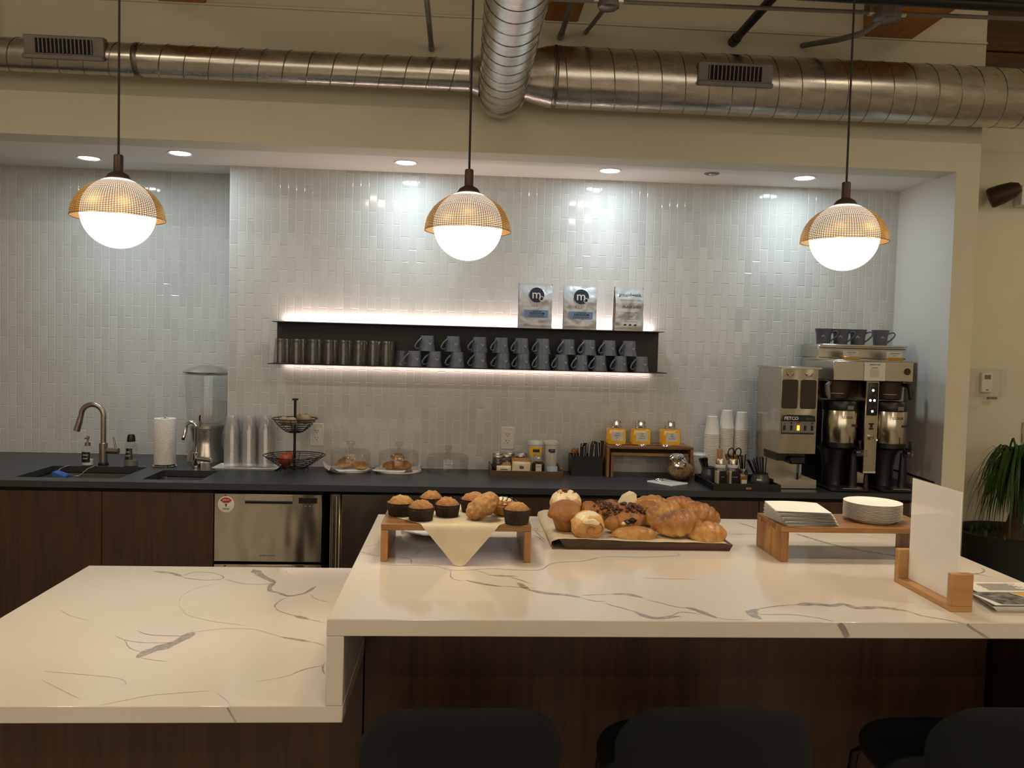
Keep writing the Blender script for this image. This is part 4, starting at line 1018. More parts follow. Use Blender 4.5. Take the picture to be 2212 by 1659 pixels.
pot(1.213, 3.95, .036, .07, 'grey pot with black cutlery at the outer corner of the black tray', False)
pot(1.426, 3.83, .044, .062, 'wide grey pot full of black straws at the front of the black tray')
pot(1.372, 3.935, .033, .06, 'small grey pot of straws behind the wide one')
rn = random.Random(11)
st = MB().rod((0, 0, 0), (0, 0, .125), .0026, 7).build('black_straw', M_black)
for i in range(26):
    big = i < 17
    cx, cy, rr = (1.432, 3.83, .02) if big else (1.372, 3.935, .016)
    a = rn.random()*2*PI; q = rr*math.sqrt(rn.random())
    c = st if i == 0 else dup(st)
    c.location = (cx + q*math.cos(a)*.7, cy + q*math.sin(a)*.7, zb+.012); c.rotation_euler = (-.25*math.sin(a)*q/rr, -.12 + .28*math.cos(a)*q/rr - .12, 0)
    tag(c, 'thin black straw leaning in the wide grey pot' if big else 'thin black straw in the small grey pot behind', 'straw', 'straws in the wide pot' if big else 'straws in the small pot')
kn = MB().box(-.006, .006, -.001, .001, 0, .085, .0008).box(-.008, .008, -.0012, .0012, .085, .105, .0008).build('black_cutlery', M_black)
for i in range(8):
    c = kn if i == 0 else dup(kn)
    c.location = (1.2 + .0045*(i % 4), 3.938 + .011*(i//4), zb+.012); c.rotation_euler = (-.1, -.32+.07*i, .4*i); tag(c, 'black plastic cutlery handle in the corner pot', 'cutlery', 'black cutlery in the corner pot')
t = thing('stirrer_holder', 'small clear holder packed with pale wooden stirrers', 'holder', (1.267, 3.962, zb))
MB().lathe([(0, 0), (.022, 0), (.022, .07), (.02, .07), (.02, .004), (0, .004)], 24).build('holder', M_tumbler, t)
sk = MB().box(-.0022, .0022, -.001, .001, 0, .147).build('wooden_stirrer', M_stick)
for i in range(16):
    c = sk if i == 0 else dup(sk)
    c.location = (1.2675 + .0075*((i % 4)-1.5)*1.1, 3.962 + .007*(i//4-1.5), zb+.0045 + .003*(i % 3)); c.rotation_euler = (0, .012*((i*7) % 5 - 2), i*.5); tag(c, 'pale wooden stirrer standing in the clear holder', 'stirrer', 'wooden stirrers')
t = thing('pick_cup', 'small glass cup of frilled cocktail picks in the black tray', 'cup', (1.318, 3.93, zb))
MB().lathe([(0, 0), (.026, 0), (.03, .085), (.028, .085), (.024, .004), (0, .004)], 28).build('cup', M_tumbler, t)
pk = MB().rod((0, 0, 0), (0, 0, .105), .0011, 5).lathe([(.001, .1), (.006, .112), (.0075, .132), (.003, .128), (0, .125)], 8, mi=1).build('frilled_pick', [M_stick, M_gold])
for i in range(22):
    a = i*2.4; q = .021*math.sqrt((i+.5)/22)
    c = pk if i == 0 else dup(pk)
    c.location = (1.318 + q*.55*math.cos(a), 3.93 + q*.55*math.sin(a), zb+.005); c.rotation_euler = (-.2*math.sin(a)*q/.021, .2*math.cos(a)*q/.021, a); tag(c, 'amber frilled pick fanned out of the small glass cup', 'pick', 'frilled picks')
t = thing('scissors', 'black-handled scissors stuck among the frilled picks', 'scissors', (1.322, 3.915, zb+.075), rot=(.1, 0, .3))
for s in (-1, 1):
    MB().box(-.003 + s*.004, .003 + s*.004, -.0015*s-.001, -.0015*s+.001, -.045, .045).build('blade', M_steel, t)
    MB().tube([(s*.004, 0, .04)] + [(s*.02 + .017*math.cos(a), 0, .072 + .021*math.sin(a)) for a in [PI*(1.3 if s > 0 else 1.7) + s*i*PI*2/16 for i in range(16)]] + [(s*.006, 0, .05)], .0032, 8).build('finger_loop', M_black, t)
for x, lb in ((1.247, 'glass shaker with steel top and black label beside the corner pot'), (1.307, 'glass shaker with steel top and black label beside the small spice jar')):
    t = thing('shaker', lb, 'shaker', (x, 3.875, zb), group='glass shakers')
    MB().box(-.024, .024, -.024, .024, 0, .078, .003, seg=2).build('jar_glass', M_tumbler, t)
    MB().box(-.02, .0, -.02, .02, .004, .06).build('powder', M_sugar, t)
    MB().box(-.011, .021, -.0248, -.0241, .004, .064).build('label', M_black, t)
    text('SUGAR' if x < 1.28 else 'CINNAMON', .006, M_emb, t, (.005, -.0252, .036), sx=.75)
    MB().lathe([(.0245, .078), (.025, .082), (.025, .09), (.0225, .092)], 28).build('collar', M_plastw, t)
    MB().lathe([(.022, .092), (.022, .112), (.018, .12), (0, .122)], 28).build('cap', M_steel, t)
t = thing('spice_jar', 'little square spice jar of tan powder in front of the straws', 'jar', (1.357, 3.872, zb))
MB().box(-.02, .02, -.02, .02, 0, .055, .004, seg=2).lathe([(.013, .055), (.012, .062)], 20).build('jar_glass', M_tumbler, t)
MB().box(-.017, .017, -.017, .017, .003, .044, .003).build('spice', M_kraft, t)
MB().cyl(.0165, .062, .073, 24, c=.001).build('lid', M_steel, t)
MB().box(-.013, .013, -.0206, -.0202, .006, .024).build('label', M_lab, t)
# ------------------------------------------------------------------ coffee grinder
t = thing('coffee_grinder', 'stainless twin-hopper coffee grinder beside the paper cups', 'coffee grinder', (1.585, 3.8, ZC))
k = .0
MB().prism([(-.088, .166), (.088, .166), (.088, .563), (-.088, .563)], 0, .3).build('housing', M_steel_v, t)
MB().box(-.093, .1, -.012, .31, .563, .572, .001).build('lid_plate', M_steel, t)
for x in (-.045, .045): MB().tube(arc((x, -.002, .545), .016, PI, 2*PI, 10), .0045, 8).build('latch', M_chrome, t)
for x0 in (-.045, .043):
    pts = []
    for (cx, cz, a0) in ((.026, .058, 0), (-.026, .058, 1), (-.026, -.058, 2), (.026, -.058, 3)):
        for i in range(5):
            a = a0*PI/2 + i*PI/8; pts.append((x0 + cx*(1 if abs(cz) < 1 else 1) + .011*math.cos(a), .445 + cz + .01*math.sin(a)))
    f = MB().prism([(x, z) for x, z in pts], -.004, .0).build('hopper_window', M_bean, t)
    MB().prism([(x0 + (x-x0)*.97, .445 + (z-.445)*.985) for x, z in pts], -.0055, -.0045).build('window_pane', M_glass, f)
pn = MB().box(-.079, .079, -.006, 0, .263, .347, .003).build('control_panel', M_grey, t)
MB().prism([(-.08, .318), (.08, .318), (.076, .343), (.05, .348), (-.05, .348), (-.076, .343)], -.008, -.0055).box(-.076, .076, -.008, -.0058, .258, .263).build('panel_band', M_black, pn)
text('FETCO', .021, M_inkw, pn, (-.036, -.0085, .3315), sx=1.05, bold=.02); text('GR 2.2', .0105, M_grey, pn, (.05, -.0085, .3305))
for i in range(5):
    x = -.067 + .033*i
    b = MB().box(x-.0055, x+.0055, -.009, -.006, .276, .299, .001).build('rocker_switch', M_orange_led if i == 2 else M_black, pn)
    if i == 2: tag(b, 'lit orange switch')
    if i in (1, 4): MB().box(x-.003, x+.003, -.0075, -.006, .305, .314).build('cup_mark', M_black, pn)
    elif i != 2: MB().box(x-.003, x+.003, -.0075, -.006, .305, .3075).build('cup_mark', M_black, pn)
    else: MB().box(x-.008, x+.008, -.0075, -.006, .311, .3135).build('cup_mark', M_ink, pn)
MB().box(-.075, .06, .05, .25, .125, .166).box(-.03, .045, .0, .1, .115, .15, .006).build('grind_chute', M_black, t)
MB().box(-.085, .085, .2, .3, .01, .166).build('rear_column', M_steel, t)
MB().box(.05, .058, .08, .088, .04, .125).build('basket_rail', M_steel, t)
MB().box(-.11, .095, -.01, .22, .004, .012).box(-.11, .095, -.01, -.006, .012, .044).box(-.11, -.106, -.006, .22, .012, .044).box(.091, .095, -.006, .22, .012, .044).build('drip_tray', M_steel, t)

# ------------------------------------------------------------------ coffee brewer
t = thing('coffee_brewer', 'tall stainless twin coffee brewer with a central control column', 'coffee brewer', (1.928, 3.78, ZC))
MB().box(-.192, .192, 0, .32, .515, .606, .003).box(-.15, .15, .14, .34, .57, .606).build('brew_head', M_steel, t)
MB().box(-.165, .285, .24, .44, .3, .62, .003).box(-.165, .285, .24, .44, .62, .68, .003).build('tank', M_steel, t)
MB().box(-.155, .28, .22, .44, .676, .686, .002).box(-.15, .275, .222, .24, .666, .669, mi=1).build('top_rail', [M_steel, M_dark], t)
MB().box(-.185, .185, .02, .3, .607, .612, .001).build('head_cover', M_steel, t)
c = MB().box(-.032, .032, .0, .1, .08, .515, .003).build('column', M_steel_v, t)
MB().box(-.03, .03, .1, .3, .02, .515).build('spine', M_steel, t)
pp = [(.022*math.cos(a)*1 + (0), .065*0) for a in [0]]
pl = MB().box(-.024, .024, -.004, 0, .354, .508, .004, seg=2).build('touch_panel', M_black, c)
text('FETCO', .011, M_grey, pl, (0, -.0048, .494), sx=1.0)
for x, z, rr in ((0, .472, .0055), (-.012, .425, .0055), (.008, .425, .0055), (0, .374, .0055)): MB().lathe([(0, .001), (rr, .001), (rr, 0)], 14, M=T(x, -.004, z) @ RX(PI/2)).build('indicator', M_blue_led, pl)
for z in (.448, .392):
    for x in (-.012, .01): MB().box(x-.008, x+.008, -.0048, -.004, z-.007, z+.007, .001).build('key_pad', M_ink, pl)
MB().box(-.012, .012, -.002, 0, .312, .318).box(-.006, .006, -.002, 0, .298, .312).box(-.01, .01, -.002, 0, .288, .296).build('cup_mark', M_black, c)
MB().tube([(0, 0, .255), (.0, -.02, .258), (.006, -.03, .252), (.012, -.034, .238)], .006, 10).build('hot_water_tap', M_chrome, c)
MB().box(-.03, .03, -.001, 0, .083, .09).build('badge', M_lab, c)
MB().lathe([(.014, 0), (.013, .01), (.008, .08)], 16, M=T(.0, .03, 0)).build('column_foot', M_bronze, t)
MB().lathe([(0, .002), (.0165, .002), (.0165, 0)], 24, M=T(.162, -.0, .563) @ RX(PI/2)).build('round_logo', M_pecan, t)
text('U', .02, M_dark, t, (.162, -.0026, .563))
nt = MB().box(-.047, .054, -.003, -.0015, .517, .602).build('paper_notice', M_lab, t)
text('ORIENTED COFFEE', .0075, M_ink, nt, (.003, -.0036, .592), sx=.8); text('Light Blend', .0065, M_ink, nt, (.003, -.0036, .578))
for i in range(7): MB().box(-.022 - .002*(i % 2)+.003, .024 + .002*((i*2) % 3), -.0034, -.0031, .568-.0055*i, .5695-.0055*i).build('text_line', M_grey, nt)
MB().box(-.19, .19, .26, .3, 0, .02).build('base_frame', M_dark, t)
MB().box(-.19, .19, .3, .315, .02, .515).build('rear_panel', M_dark, t)
for x in (-.118, .118):
    b = MB().lathe([(.058, .425), (.066, .43), (.074, .51), (.07, .514)], 32, M=T(x+(-.02 if x < 0 else .0), .1, 0)).build('brew_basket', M_bronze, t)
    X = x + (-.02 if x < 0 else 0)
    MB().surf(lambda u, v, X=X: (X + (.0632+.006*v)*math.sin((u-.5)*1.7+.1), .1-(.0632+.006*v)*math.cos((u-.5)*1.7+.1), .44+.055*v), 12, 1).build('printed_sleeve', M_traywood if x < 0 else M_brass, b)
    for i in range(4): MB().surf(lambda u, v, X=X: (X + .0672*math.sin((u-.75)*.9), .0985-.0672*math.cos((u-.75)*.9), .452+.009*i+.002*v), 8, 1).build('text_line', M_emb, b)
    MB().tube([(X+.05, .05, .5), (X+.068, .02, .495), (X+.072, .01, .46), (X+.07, .01, .43)] if x > 0 else [(X-.045, .05, .505), (X-.068, .03, .49), (X-.064, .028, .45), (X-.056, .03, .43)], [.008, .012, .012, .007], 10).build('basket_handle', M_black if x > 0 else M_grey, b)
def lux(x, lb, first=None):
    if first: return dup(first, (x, 3.852, ZC), label=lb)
    t = thing('coffee_dispenser', lb, 'coffee dispenser', (x, 3.852, ZC), group='thermal coffee dispensers')
    MB().lathe([(.079, .222), (.08, .224), (.08, .372), (.079, .374)], 48).build('thermal_body', M_steel_v, t)
    MB().lathe([(.0805, .373), (.0815, .376), (.0815, .412), (.078, .418), (.03, .421), (0, .421)], 48).build('lid', M_black, t)
    MB().surf(lambda u, v: (.0822*math.sin((u-.3)*.4+.1), -.0822*math.cos((u-.3)*.4+.1), .38+.018*v), 6, 1).build('lid_window', M_grey, t)
    MB().lathe([(.0, .19), (.07, .19), (.08, .2), (.08, .222), (.0, .223)], 48).build('lower_shell', M_black, t)
    MB().lathe([(.052, .015), (.05, .1), (.06, .16), (.078, .195)], 32, M=T(-.008, .03, 0)).build('stand_leg', M_black, t)
    MB().lathe([(.022, .0), (.017, .12), (.014, .165)], 20, M=T(.055, -.045, .01) @ Matrix.Diagonal((1, .7, 1, 1))).build('stand_leg', M_black, t)
    f = MB().box(-.085, .095, -.125, .11, 0, .014, .004).build('foot_plate', M_black, t)
    MB().box(-.025, .06, -.115, -.02, .014, .017).build('drip_grid', M_steel, f)
    s = MB().box(.028, .086, -.125, -.076, .165, .196, .007, seg=2).build('faucet_guard', M_tumbler, t)
    MB().lathe([(.01, 0), (.012, .03), (.006, .034)], 16, M=T(.052, -.098, .165)).rod((.052, -.06, .185), (.052, -.1, .185), .011, 14).build('faucet', M_black, s)
    MB().box(.046, .058, -.112, -.1, .2, .24, .003).box(.042, .062, -.108, -.08, .196, .206, .003).build('faucet_handle', M_black, s)
    text_cyl('LUXUS', .017, M_black, t, .0805, .04, .342, sx=1.0, bold=.01)
    MB().box(.015, .042, -.0805, -.079, .3, .311, M=RZ(.12)).build('small_label', M_ink, t)
    return t
l0 = lux(1.808, 'LUXUS thermal coffee dispenser standing next to the grinder')
lux(2.05, 'LUXUS thermal coffee dispenser nearest the side wall', l0)
for x, y, lb, wd in ((1.888, 3.93, 'small card in a gold block over the first dispenser', 'HOUSE COFFEE'), (2.105, 3.93, 'small card in a gold block near the round red logo', 'DECAFFEINATED')):
    t = thing('card_holder', lb, 'sign', (x, y, 1.527), group='cards on the brewer')
    MB().box(-.04, .04, -.012, .012, 0, .014, .002).build('block', M_brass, t)
    c = MB().box(-.038, .038, -.001, .001, .011, .042, M=RX(-.08)).build('card', M_lab, t)
    text(wd, .0065, M_ink, c, (0, -.0045, .034)); text('fresh roast', .0045, M_grey, c, (0, -.0045, .024))

# ------------------------------------------------------------------ mugs
def make_mug(lb):
    t = thing('mug', lb, 'mug', (0, 0, 0))
    MB().lathe([(0, 0), (.0315, 0), (.0325, .002), (.035, .04), (.0405, .068), (.0425, .0755), (.0418, .0762), (.039, .0745), (.0325, .04), (.0295, .006), (0, .005)], 36).build('body', M_mug, t)
    MB().tube([(.0365, 0, .056), (.05, 0, .064), (.063, 0, .0635), (.0685, 0, .055), (.064, 0, .043), (.052, 0, .029), (.036, 0, .0165), (.032, 0, .012)], [.0035, .0038, .0038, .004, .004, .004, .0038, .003], 8).build('handle', M_mug, t)
    e = MB()
    A = -PI/2 + .12
    def P(dx, dz): 
        z = .04 + dz; r = .0356 + max(0, dz)*.12; a = A + dx/.036
        return (r*math.cos(a), r*math.sin(a), z)
    for px, w, h0, h1 in ((0, .0028, -.004, .0085), (-.0042, .0028, -.0055, .003), (.0042, .0028, -.0055, .003), (-.0078, .0022, -.007, -.0015), (.0078, .0022, -.007, -.0015)):
        e.add([P(px, h0), P(px+w*.6, (h0+h1)/2-.001), P(px, h1), P(px-w*.6, (h0+h1)/2-.001)], [(0, 1, 2, 3)])
    e.build('emblem', M_emb, t, smooth=None)
    return t
m0 = make_mug('charcoal mug standing on the brewer, nearest the grinder')
tag(m0, group='mugs on the brewer')
m0.location = (1.805, 4.06, 1.6005); m0.rotation_euler = (0, 0, -.58)
for x, lb in ((1.893, 'second charcoal mug from the grinder, standing on the brewer'), (1.981, 'third charcoal mug from the grinder, standing on the brewer'), (2.099, 'charcoal mug set apart at the far end of the brewer top')):
    dup(m0, (x, 4.06 + (.004 if x > 2 else 0), 1.6005), rz=-.58 + (.3 if x > 2.05 else 0), label=lb)

# ------------------------------------------------------------------ wall shelf
t = thing('wall_shelf', 'long black metal wall shelf with light strips above and below', 'shelf', (.0485, 4.25, 0))
MB().box(-.9635, .9635, -.022, -.017, 1.4365, 1.637).build('back_panel', M_shelf, t)
MB().box(-.966, .966, -.125, -.017, 1.637, 1.6405).build('top_plate', M_shelf, t)
MB().box(-.972, .972, -.19, -.017, 1.433, 1.4365).build('bottom_plate', M_shelf, t)
MB().box(-.94, .94, -.016, -.01, 1.6385, 1.6405).build('light_strip', M_led, t)
MB().box(-.94, .94, -.016, -.01, 1.4335, 1.4345).build('light_strip', M_led, t)
MB().box(-.9, .9, -.017, 0, 1.5, 1.56).build('wall_bracket', M_dark, t)
for z, up, e in ((1.6445, 1, 3.4), (1.4295, -1, .75)):
    l = bpy.data.lights.new('strip', 'AREA'); l.shape = 'RECTANGLE'; l.size = 1.86; l.size_y = .008; l.energy = e; l.color = (1, .74, .65)
    o = bpy.data.objects.new('strip_light', l); COL.objects.link(o); o.location = (.0485, 4.236, z); o.rotation_euler = (PI if up > 0 else 0, 0, 0)

zs = 1.4367
low = [.006 + x for x in (-.231, -.133, -.023, .089, .203, .303, .399, .496, .594, .686, .79, .894)]
rn = random.Random(4)
md = dup(m0, (-.288, 4.188, zs+.0763), rot=(0, PI, PI), label='charcoal mug half hidden behind the lower row, next to the tumblers', group='mugs on the black shelf')
def place_low(i, x):
    dup(m0, (x, 4.12, zs+.0763), rot=(0, PI, .62 + (rn.random()-.5)*.16), label=f'{ORD[i]} upside-down charcoal mug from the tumblers, lower row of the black shelf', group='mugs on the black shelf')
for i, x in enumerate(low): place_low(i, x)
for i, x in enumerate((-.165, -.037, .093, .2, .301, .406, .532, .637, .74, .841)):
    dup(m0, (x, 4.135, zs+.0766+.0763), rot=(0, PI, .62 + (rn.random()-.5)*.16), label=f'{ORD[i]} upside-down charcoal mug from the tumblers, upper row of the black shelf', group='mugs on the black shelf')
g0 = None
for i in range(16):
    b = i >= 8; k = i % 8
    x = (-.874, -.797, -.718, -.642, -.57, -.498, -.428, -.364)[k]
    lb = f"{ORD[k]} upside-down drinking glass from the open end of the shelf, {'back' if b else 'front'} row"
    loc = (x + (.018 if b else 0), 4.185 if b else 4.115, zs)
    if g0 is None:
        g0 = thing('drinking_glass', lb, 'drinking glass', loc, group='drinking glasses on the shelf')
        MB().lathe([(.0325, 0), (.033, .001), (.0262, .1), (.0255, .119), (.0248, .1205), (0, .1205), (0, .11), (.0235, .108), (.0247, .1), (.0312, .001)], 24, cap=False).build('tumbler', M_tumbler, g0)
        MB().lathe([(.0235, .1085), (.0248, .11), (.0248, .1195), (.022, .1204)], 16, cap=False).build('base', M_tumbler, g0)
    else: dup(g0, loc, label=lb)

# ------------------------------------------------------------------ coffee bags
def bag(x, lb, w, h, rz, kind):
    t = thing('coffee_bag', lb, 'coffee bag', (x, 4.158, 1.6407), rz, 'coffee bags on the shelf')
    d = .034
    def front(u, v):
        X = (u-.5)*w; z = v*h
        b = (1-(2*abs(u-.5))**4)
        dep = d*(1 if v < .62 else max(.06, 1-((v-.62)/.38)**1.3))
        n = noise.noise(Vector((X*22, z*22, x*7)))*.006 + noise.noise(Vector((X*60, z*60, x*3)))*.0025
        wn = 1 - .02*math.sin(v*PI)
        bot = .35 if v < .04 else 1
        return (X*wn, -dep*(.72+.28*b)*(.9 if v < .05 else 1) + n*min(1, v*8)*(1 if v < .97 else .2), z)
    MB().surf(front, 26, 34).build('front', M_silverbag, t)
    MB().surf(lambda u, v: (lambda p: (p[0], -p[1]*.8, p[2]))(front(1-u, v)), 16, 20).build('rear', M_silverbag, t)
    for s in (-1, 1):
        def side(u, v, s=s):
            a = front(0 if s < 0 else 1, v); y = a[1] + (-1.8*a[1])*u
            return (a[0] - s*.006*math.sin(PI*u), y, a[2])
        MB().surf(side, 6, 24).build('gusset', M_brownside, t)
    yy = -.041
    if kind == 'm':
        lg = MB().lathe([(0, 0), (.0375, 0), (.0375, -.001)], 36, M=T(.004, yy+.008, h*.735) @ RX(PI/2-.13)).build('round_logo', M_navy, t)
        text('m', .062, M_inkw, lg, (.002, yy+.003, h*.74), bold=.006, rot=(PI/2-.13, 0, 0)); MB().lathe([(.009, 0), (.013, 0)], 20, M=T(.027, yy+.0045, h*.655) @ RX(PI/2-.13), cap=False).build('logo_ring', M_inkw, lg)
        for i in range(3): MB().box(-.018+.012*i, -.009+.012*i, yy-.0005, yy, h*.475, h*.53).build('copper_glyph', M_emb, t)
        bd = MB().box(-.058, .062, yy-.0008, yy, h*.235, h*.40).build('label_band', M_blue, t)
        text('PARADIGM', .0165, M_ink, bd, (.006, yy-.0022, h*.325), bold=.004, sx=.92); text('ESPRESSO BLEND', .006, M_ink, bd, (.006, yy-.0014, h*.372)); text('CHOCOLATE . BERRY . SYRUP', .006, M_ink, bd, (.004, yy-.0014, h*.268))
    else:
        a = RX(0)
        text('groundwork', .026, M_ink, t, (.0, yy+.0185, h*.82), rot=(PI/2-.2, 0, 0), sx=.88); text('CERTIFIED ORGANIC COFFEE', .0092, M_kraft, t, (.0, yy+.0045, h*.69), rot=(PI/2-.1, 0, 0), sx=.88)
        text('BLACK GOLD', .017, M_ink, t, (.008, yy-.0015, h*.535), bold=.01, sx=.9); text('WHOLE BEAN  DARK', .0075, M_ink, t, (.0, yy-.002, h*.41))
        text('5 lb', .015, M_ink, t, (.002, yy-.002, h*.315)); text('NET WT', .007, M_ink, t, (.002, yy-.002, h*.26)); MB().box(-.03, .034, yy-.002, yy-.0015, h*.205, h*.211).build('print_line', M_ink, t)
        for i in range(3): MB().box(-.032+.026*i, -.02+.026*i, yy-.002, yy-.0015, h*.115, h*.15).build('seal_mark', M_ink, t)
bag(.366, 'silver PARADIGM coffee bag, the one nearest the drinking glasses', .168, .224, .02, 'm')
bag(.591, 'silver PARADIGM coffee bag standing between the other two bags', .168, .22, -.06, 'm')
bag(.836, 'silver BLACK GOLD coffee bag at the end of the shelf', .148, .219, .1, 'g')
# ------------------------------------------------------------------ muffin stand
riser('wooden_stand', 'low acacia stand carrying the muffins', -.165, .166, 1.823, 2.06, .084, .0145, (M_acacia, M_acacia_v, M_acacia), z=ZH, leg=.0155, cat='stand')
zm = ZH + .084
# parchment: a square turned on its corner, the front corner folding down over the stand's edge
def pfold(a, b):
    """sheet coordinates (x, y) to space, folding at the front edge of the stand"""
    ye = 1.8225
    if b >= ye: return (a, b, zm + .0012 + .0003*math.sin(a*60))
    d = ye - b
    R = .007
    if d < R*1.25: th = d / R; return (a, ye - R*math.sin(th), zm + .0012 - R*(1-math.cos(th)))
    e = d - R*1.25
    return (a, ye - R*.95 - .32*e*(.9+.3*math.sin(a*14)), max(zm - R*.7 - .95*e, ZH+.0012))
mb = MB()
C0 = Vector((.008, 1.90)); H = .148
def psheet(u, v):
    p = Vector(((u - v) * H * .98, (1 - (u + v)) * H * 1.14))
    return pfold(C0.x + p.x, C0.y - .012 + (-p.y if False else p.y))
mb.surf(psheet, 34, 34)
solo('parchment_sheet', mb, M_parch, 'square parchment under the muffins with one corner hanging down in front', 'parchment', smooth=70)
liner = lambda a, r, z: .0011*math.sin(a*34)
def muffin(loc, r, h, lb, rz, mt, first=None, flat=.013):
    t = thing('muffin', lb, 'muffin', loc, rz, 'muffins on the stand')
    MB().lathe([(0, 0), (r*.8, 0), (r*.83, .001), (r*.98, h*.95), (r, h), (r*.95, h-.001), (r*.8, .003)], 102, rip=liner, cap=False).build('liner', M_liner, t)
    mb = MB()
    def f(u, v):
        a = u*2*PI; q = v
        rr = r*.955*q*(1+.03*noise.noise(Vector((math.cos(a)*2, math.sin(a)*2, rz*5))))
        z = h-.003 + flat*1.35*(1-q**2.4)
        p = Vector((rr*math.cos(a), rr*math.sin(a), z))
        z += .0028*noise.noise(p*120+Vector((rz*9, 0, 0)))*(1-q**8)+.002*noise.noise(p*260)
        return (p.x, p.y, z if q < 1 else h-.006)
    mb.surf(f, 64, 22, wrapu=True).build('crown', mt, t, smooth=80)
    return t
zp = zm + .0016
for x, y, r, h, lb, rz, mt in ((-.128, 1.915, .0335, .03, 'tall crumbed muffin at the stand corner nearest the low top', .3, M_crumble), (-.08, 1.862, .0305, .03, 'browner muffin at the front, standing on the parchment', 1.2, M_muffin),
                               (-.022, 1.91, .0297, .028, 'smooth-topped muffin beside the front brown one', 2.2, M_muffin), (-.062, 1.992, .029, .028, 'muffin at the back with pale flakes on top', 3.1, M_muffin),
                               (.04, 1.965, .033, .031, 'muffin at the back, behind the tipped streusel one', 4.3, M_muffin), (.134, 1.842, .0305, .032, 'streusel muffin in a dark liner at the end nearest the pastries', 5.2, M_crumble)):
    muffin((x, y, zp), r, h, lb, rz, mt)
t = thing('streusel_muffin', 'streusel muffin tipped on its side without a liner', 'muffin', (.06, 1.875, zp+.027), rot=(.35, -.6, .15))
MB().ball((.012, .014, -.006), (.026, .026, .02), .003, 60, 4, seed=4).build('base', M_muffin, t)
MB().ball((0, 0, .004), (.04, .029, .022), .006, 75, 5, seed=2, lob=lambda d: .06*noise.noise(d*2.5)).build('crown', M_crumble, t)
t = thing('iced_pastry', 'pale iced pastry striped with chocolate behind the muffins', 'pastry', (.108, 1.925, zp))
MB().ball((0, 0, .02), (.034, .026, .022), .004, 50, 3, flat=.02).build('body', M_bread, t)
MB().ball((0, 0, .0225), (.031, .0235, .0205), .003, 50, 3, flat=-.006).build('icing', M_icing, t)
mb = MB()
for k in range(6): mb.tube([(-.026+.0105*k+.004*math.sin(j), -.02+.01*j, .0225+.0215*max(0, 1-((-.026+.0105*k)/.034)**2-((-.02+.01*j)/.028)**2)**.5) for j in range(5)], .0011, 5)
mb.build('chocolate_stripes', M_choc, t)
solo('round_plate', MB().lathe([(0, .002), (.06, .003), (.092, .01), (.094, .012), (.092, .0125), (.06, .0055), (0, .005)], 56, cap=False), M_ceram, 'white round plate lying behind the muffin stand', 'plate', (-.045, 2.12+.0, ZH))

# ------------------------------------------------------------------ pastry board
t = thing('pastry_board', 'dark rectangular board with sloping edges piled with pastries', 'board', (.459, 2.13, ZH))
MB().add([(-.196, -.176, 0), (.2, -.176, 0), (.2, .176, 0), (-.196, .176, 0), (-.214, -.182, .024), (.206, -.182, .016), (.206, .182, .016), (-.214, .182, .024)],
         [(3, 2, 1, 0), (4, 5, 6, 7), (0, 1, 5, 4), (2, 3, 7, 6), (1, 2, 6, 5), (3, 0, 4, 7)]).build('slab', M_board, t, smooth=None)
def zb_(x): return ZH + .024 - .008 * (x - .245) / .42
def pap(u, v):
    x = .222 + .43*u; y = 1.951 + .352*v
    if u < .07:
        k = (.07-u)/.07; return (.252 - .024*math.sin(k*2.6)-.004, y, zb_(.25) + .0012 - .016*(1-math.cos(k*2.2)))
    return (x, y + .004*math.sin(u*9), zb_(x) + .0012 + .0007*(1+math.sin(u*40+v*9))*.5)
solo('parchment_sheet', MB().surf(pap, 48, 14), M_parch, 'parchment lining the pastry board, curling over its side', 'parchment', smooth=80)
def put(name, mb, mt, lb, x, y, z, rot=(0, 0, 0), cat='pastry', extra=()):
    t = thing(name, lb, cat, (x, y, z), rot=rot, group='pastries on the dark board')
    mb.build('crust', mt, t, smooth=75)
    for n, m2, mt2 in extra: m2.build(n, mt2, t, smooth=75)
    return t
def nuts(n, rx, ry, rz, seed, s=.0048, half=.1):
    r = random.Random(seed); m = MB()
    for i in range(n):
        a = r.random()*2*PI; q = math.sqrt(r.random())
        x, y = q*math.cos(a), q*math.sin(a); z = math.sqrt(max(0, 1-x*x-y*y))
        m.ball((x*rx, y*ry, z*rz), (s*(.7+.6*r.random()), s*(.7+.6*r.random()), s*(.6+.5*r.random())), .002, 120, 1, seed=i)
    return m
zq = ZH + .0255
def drape(rx, ry, rz, off, cut, seed, front=None):
    """icing over an ellipsoid bun, running down in tongues"""
    def f(u, v):
        a = u*2*PI; lim = cut + .22*noise.noise(Vector((math.cos(a)*1.8, math.sin(a)*1.8, seed))) + .08*math.sin(a*5+seed)
        ph = PI/2 - v*lim
        d = (math.cos(ph)*math.cos(a), math.cos(ph)*math.sin(a), math.sin(ph))
        k = 1 + off*(1-v**6) + .035*noise.noise(Vector(d)*4+Vector((seed, 0, 0)))
        return (d[0]*rx*k, d[1]*ry*k, d[2]*rz*k)
    m = MB().surf(f, 64, 22, wrapu=True)
    if front is not None: m.v = [(x, max(y, -front), z) for x, y, z in m.v]
    return m
def bun(rx, ry, rz, s, amp=.005, cut=None, boxy=0):
    m = MB().ball((0, 0, 0), (rx, ry, rz), amp, 45, 5, flat=rz*.72, seed=s, lob=lambda d: boxy*(1-max(abs(d.x), abs(d.y))**2) + .06*noise.noise(d*2.2+Vector((s, s*2, 0))) + .035*noise.noise(d*7+Vector((s, 0, s))))
    if cut is not None: m.v = [(x, max(y, -cut + .0015*noise.noise(Vector((x*90, z*90, s)))), z) for x, y, z in m.v]
    return m
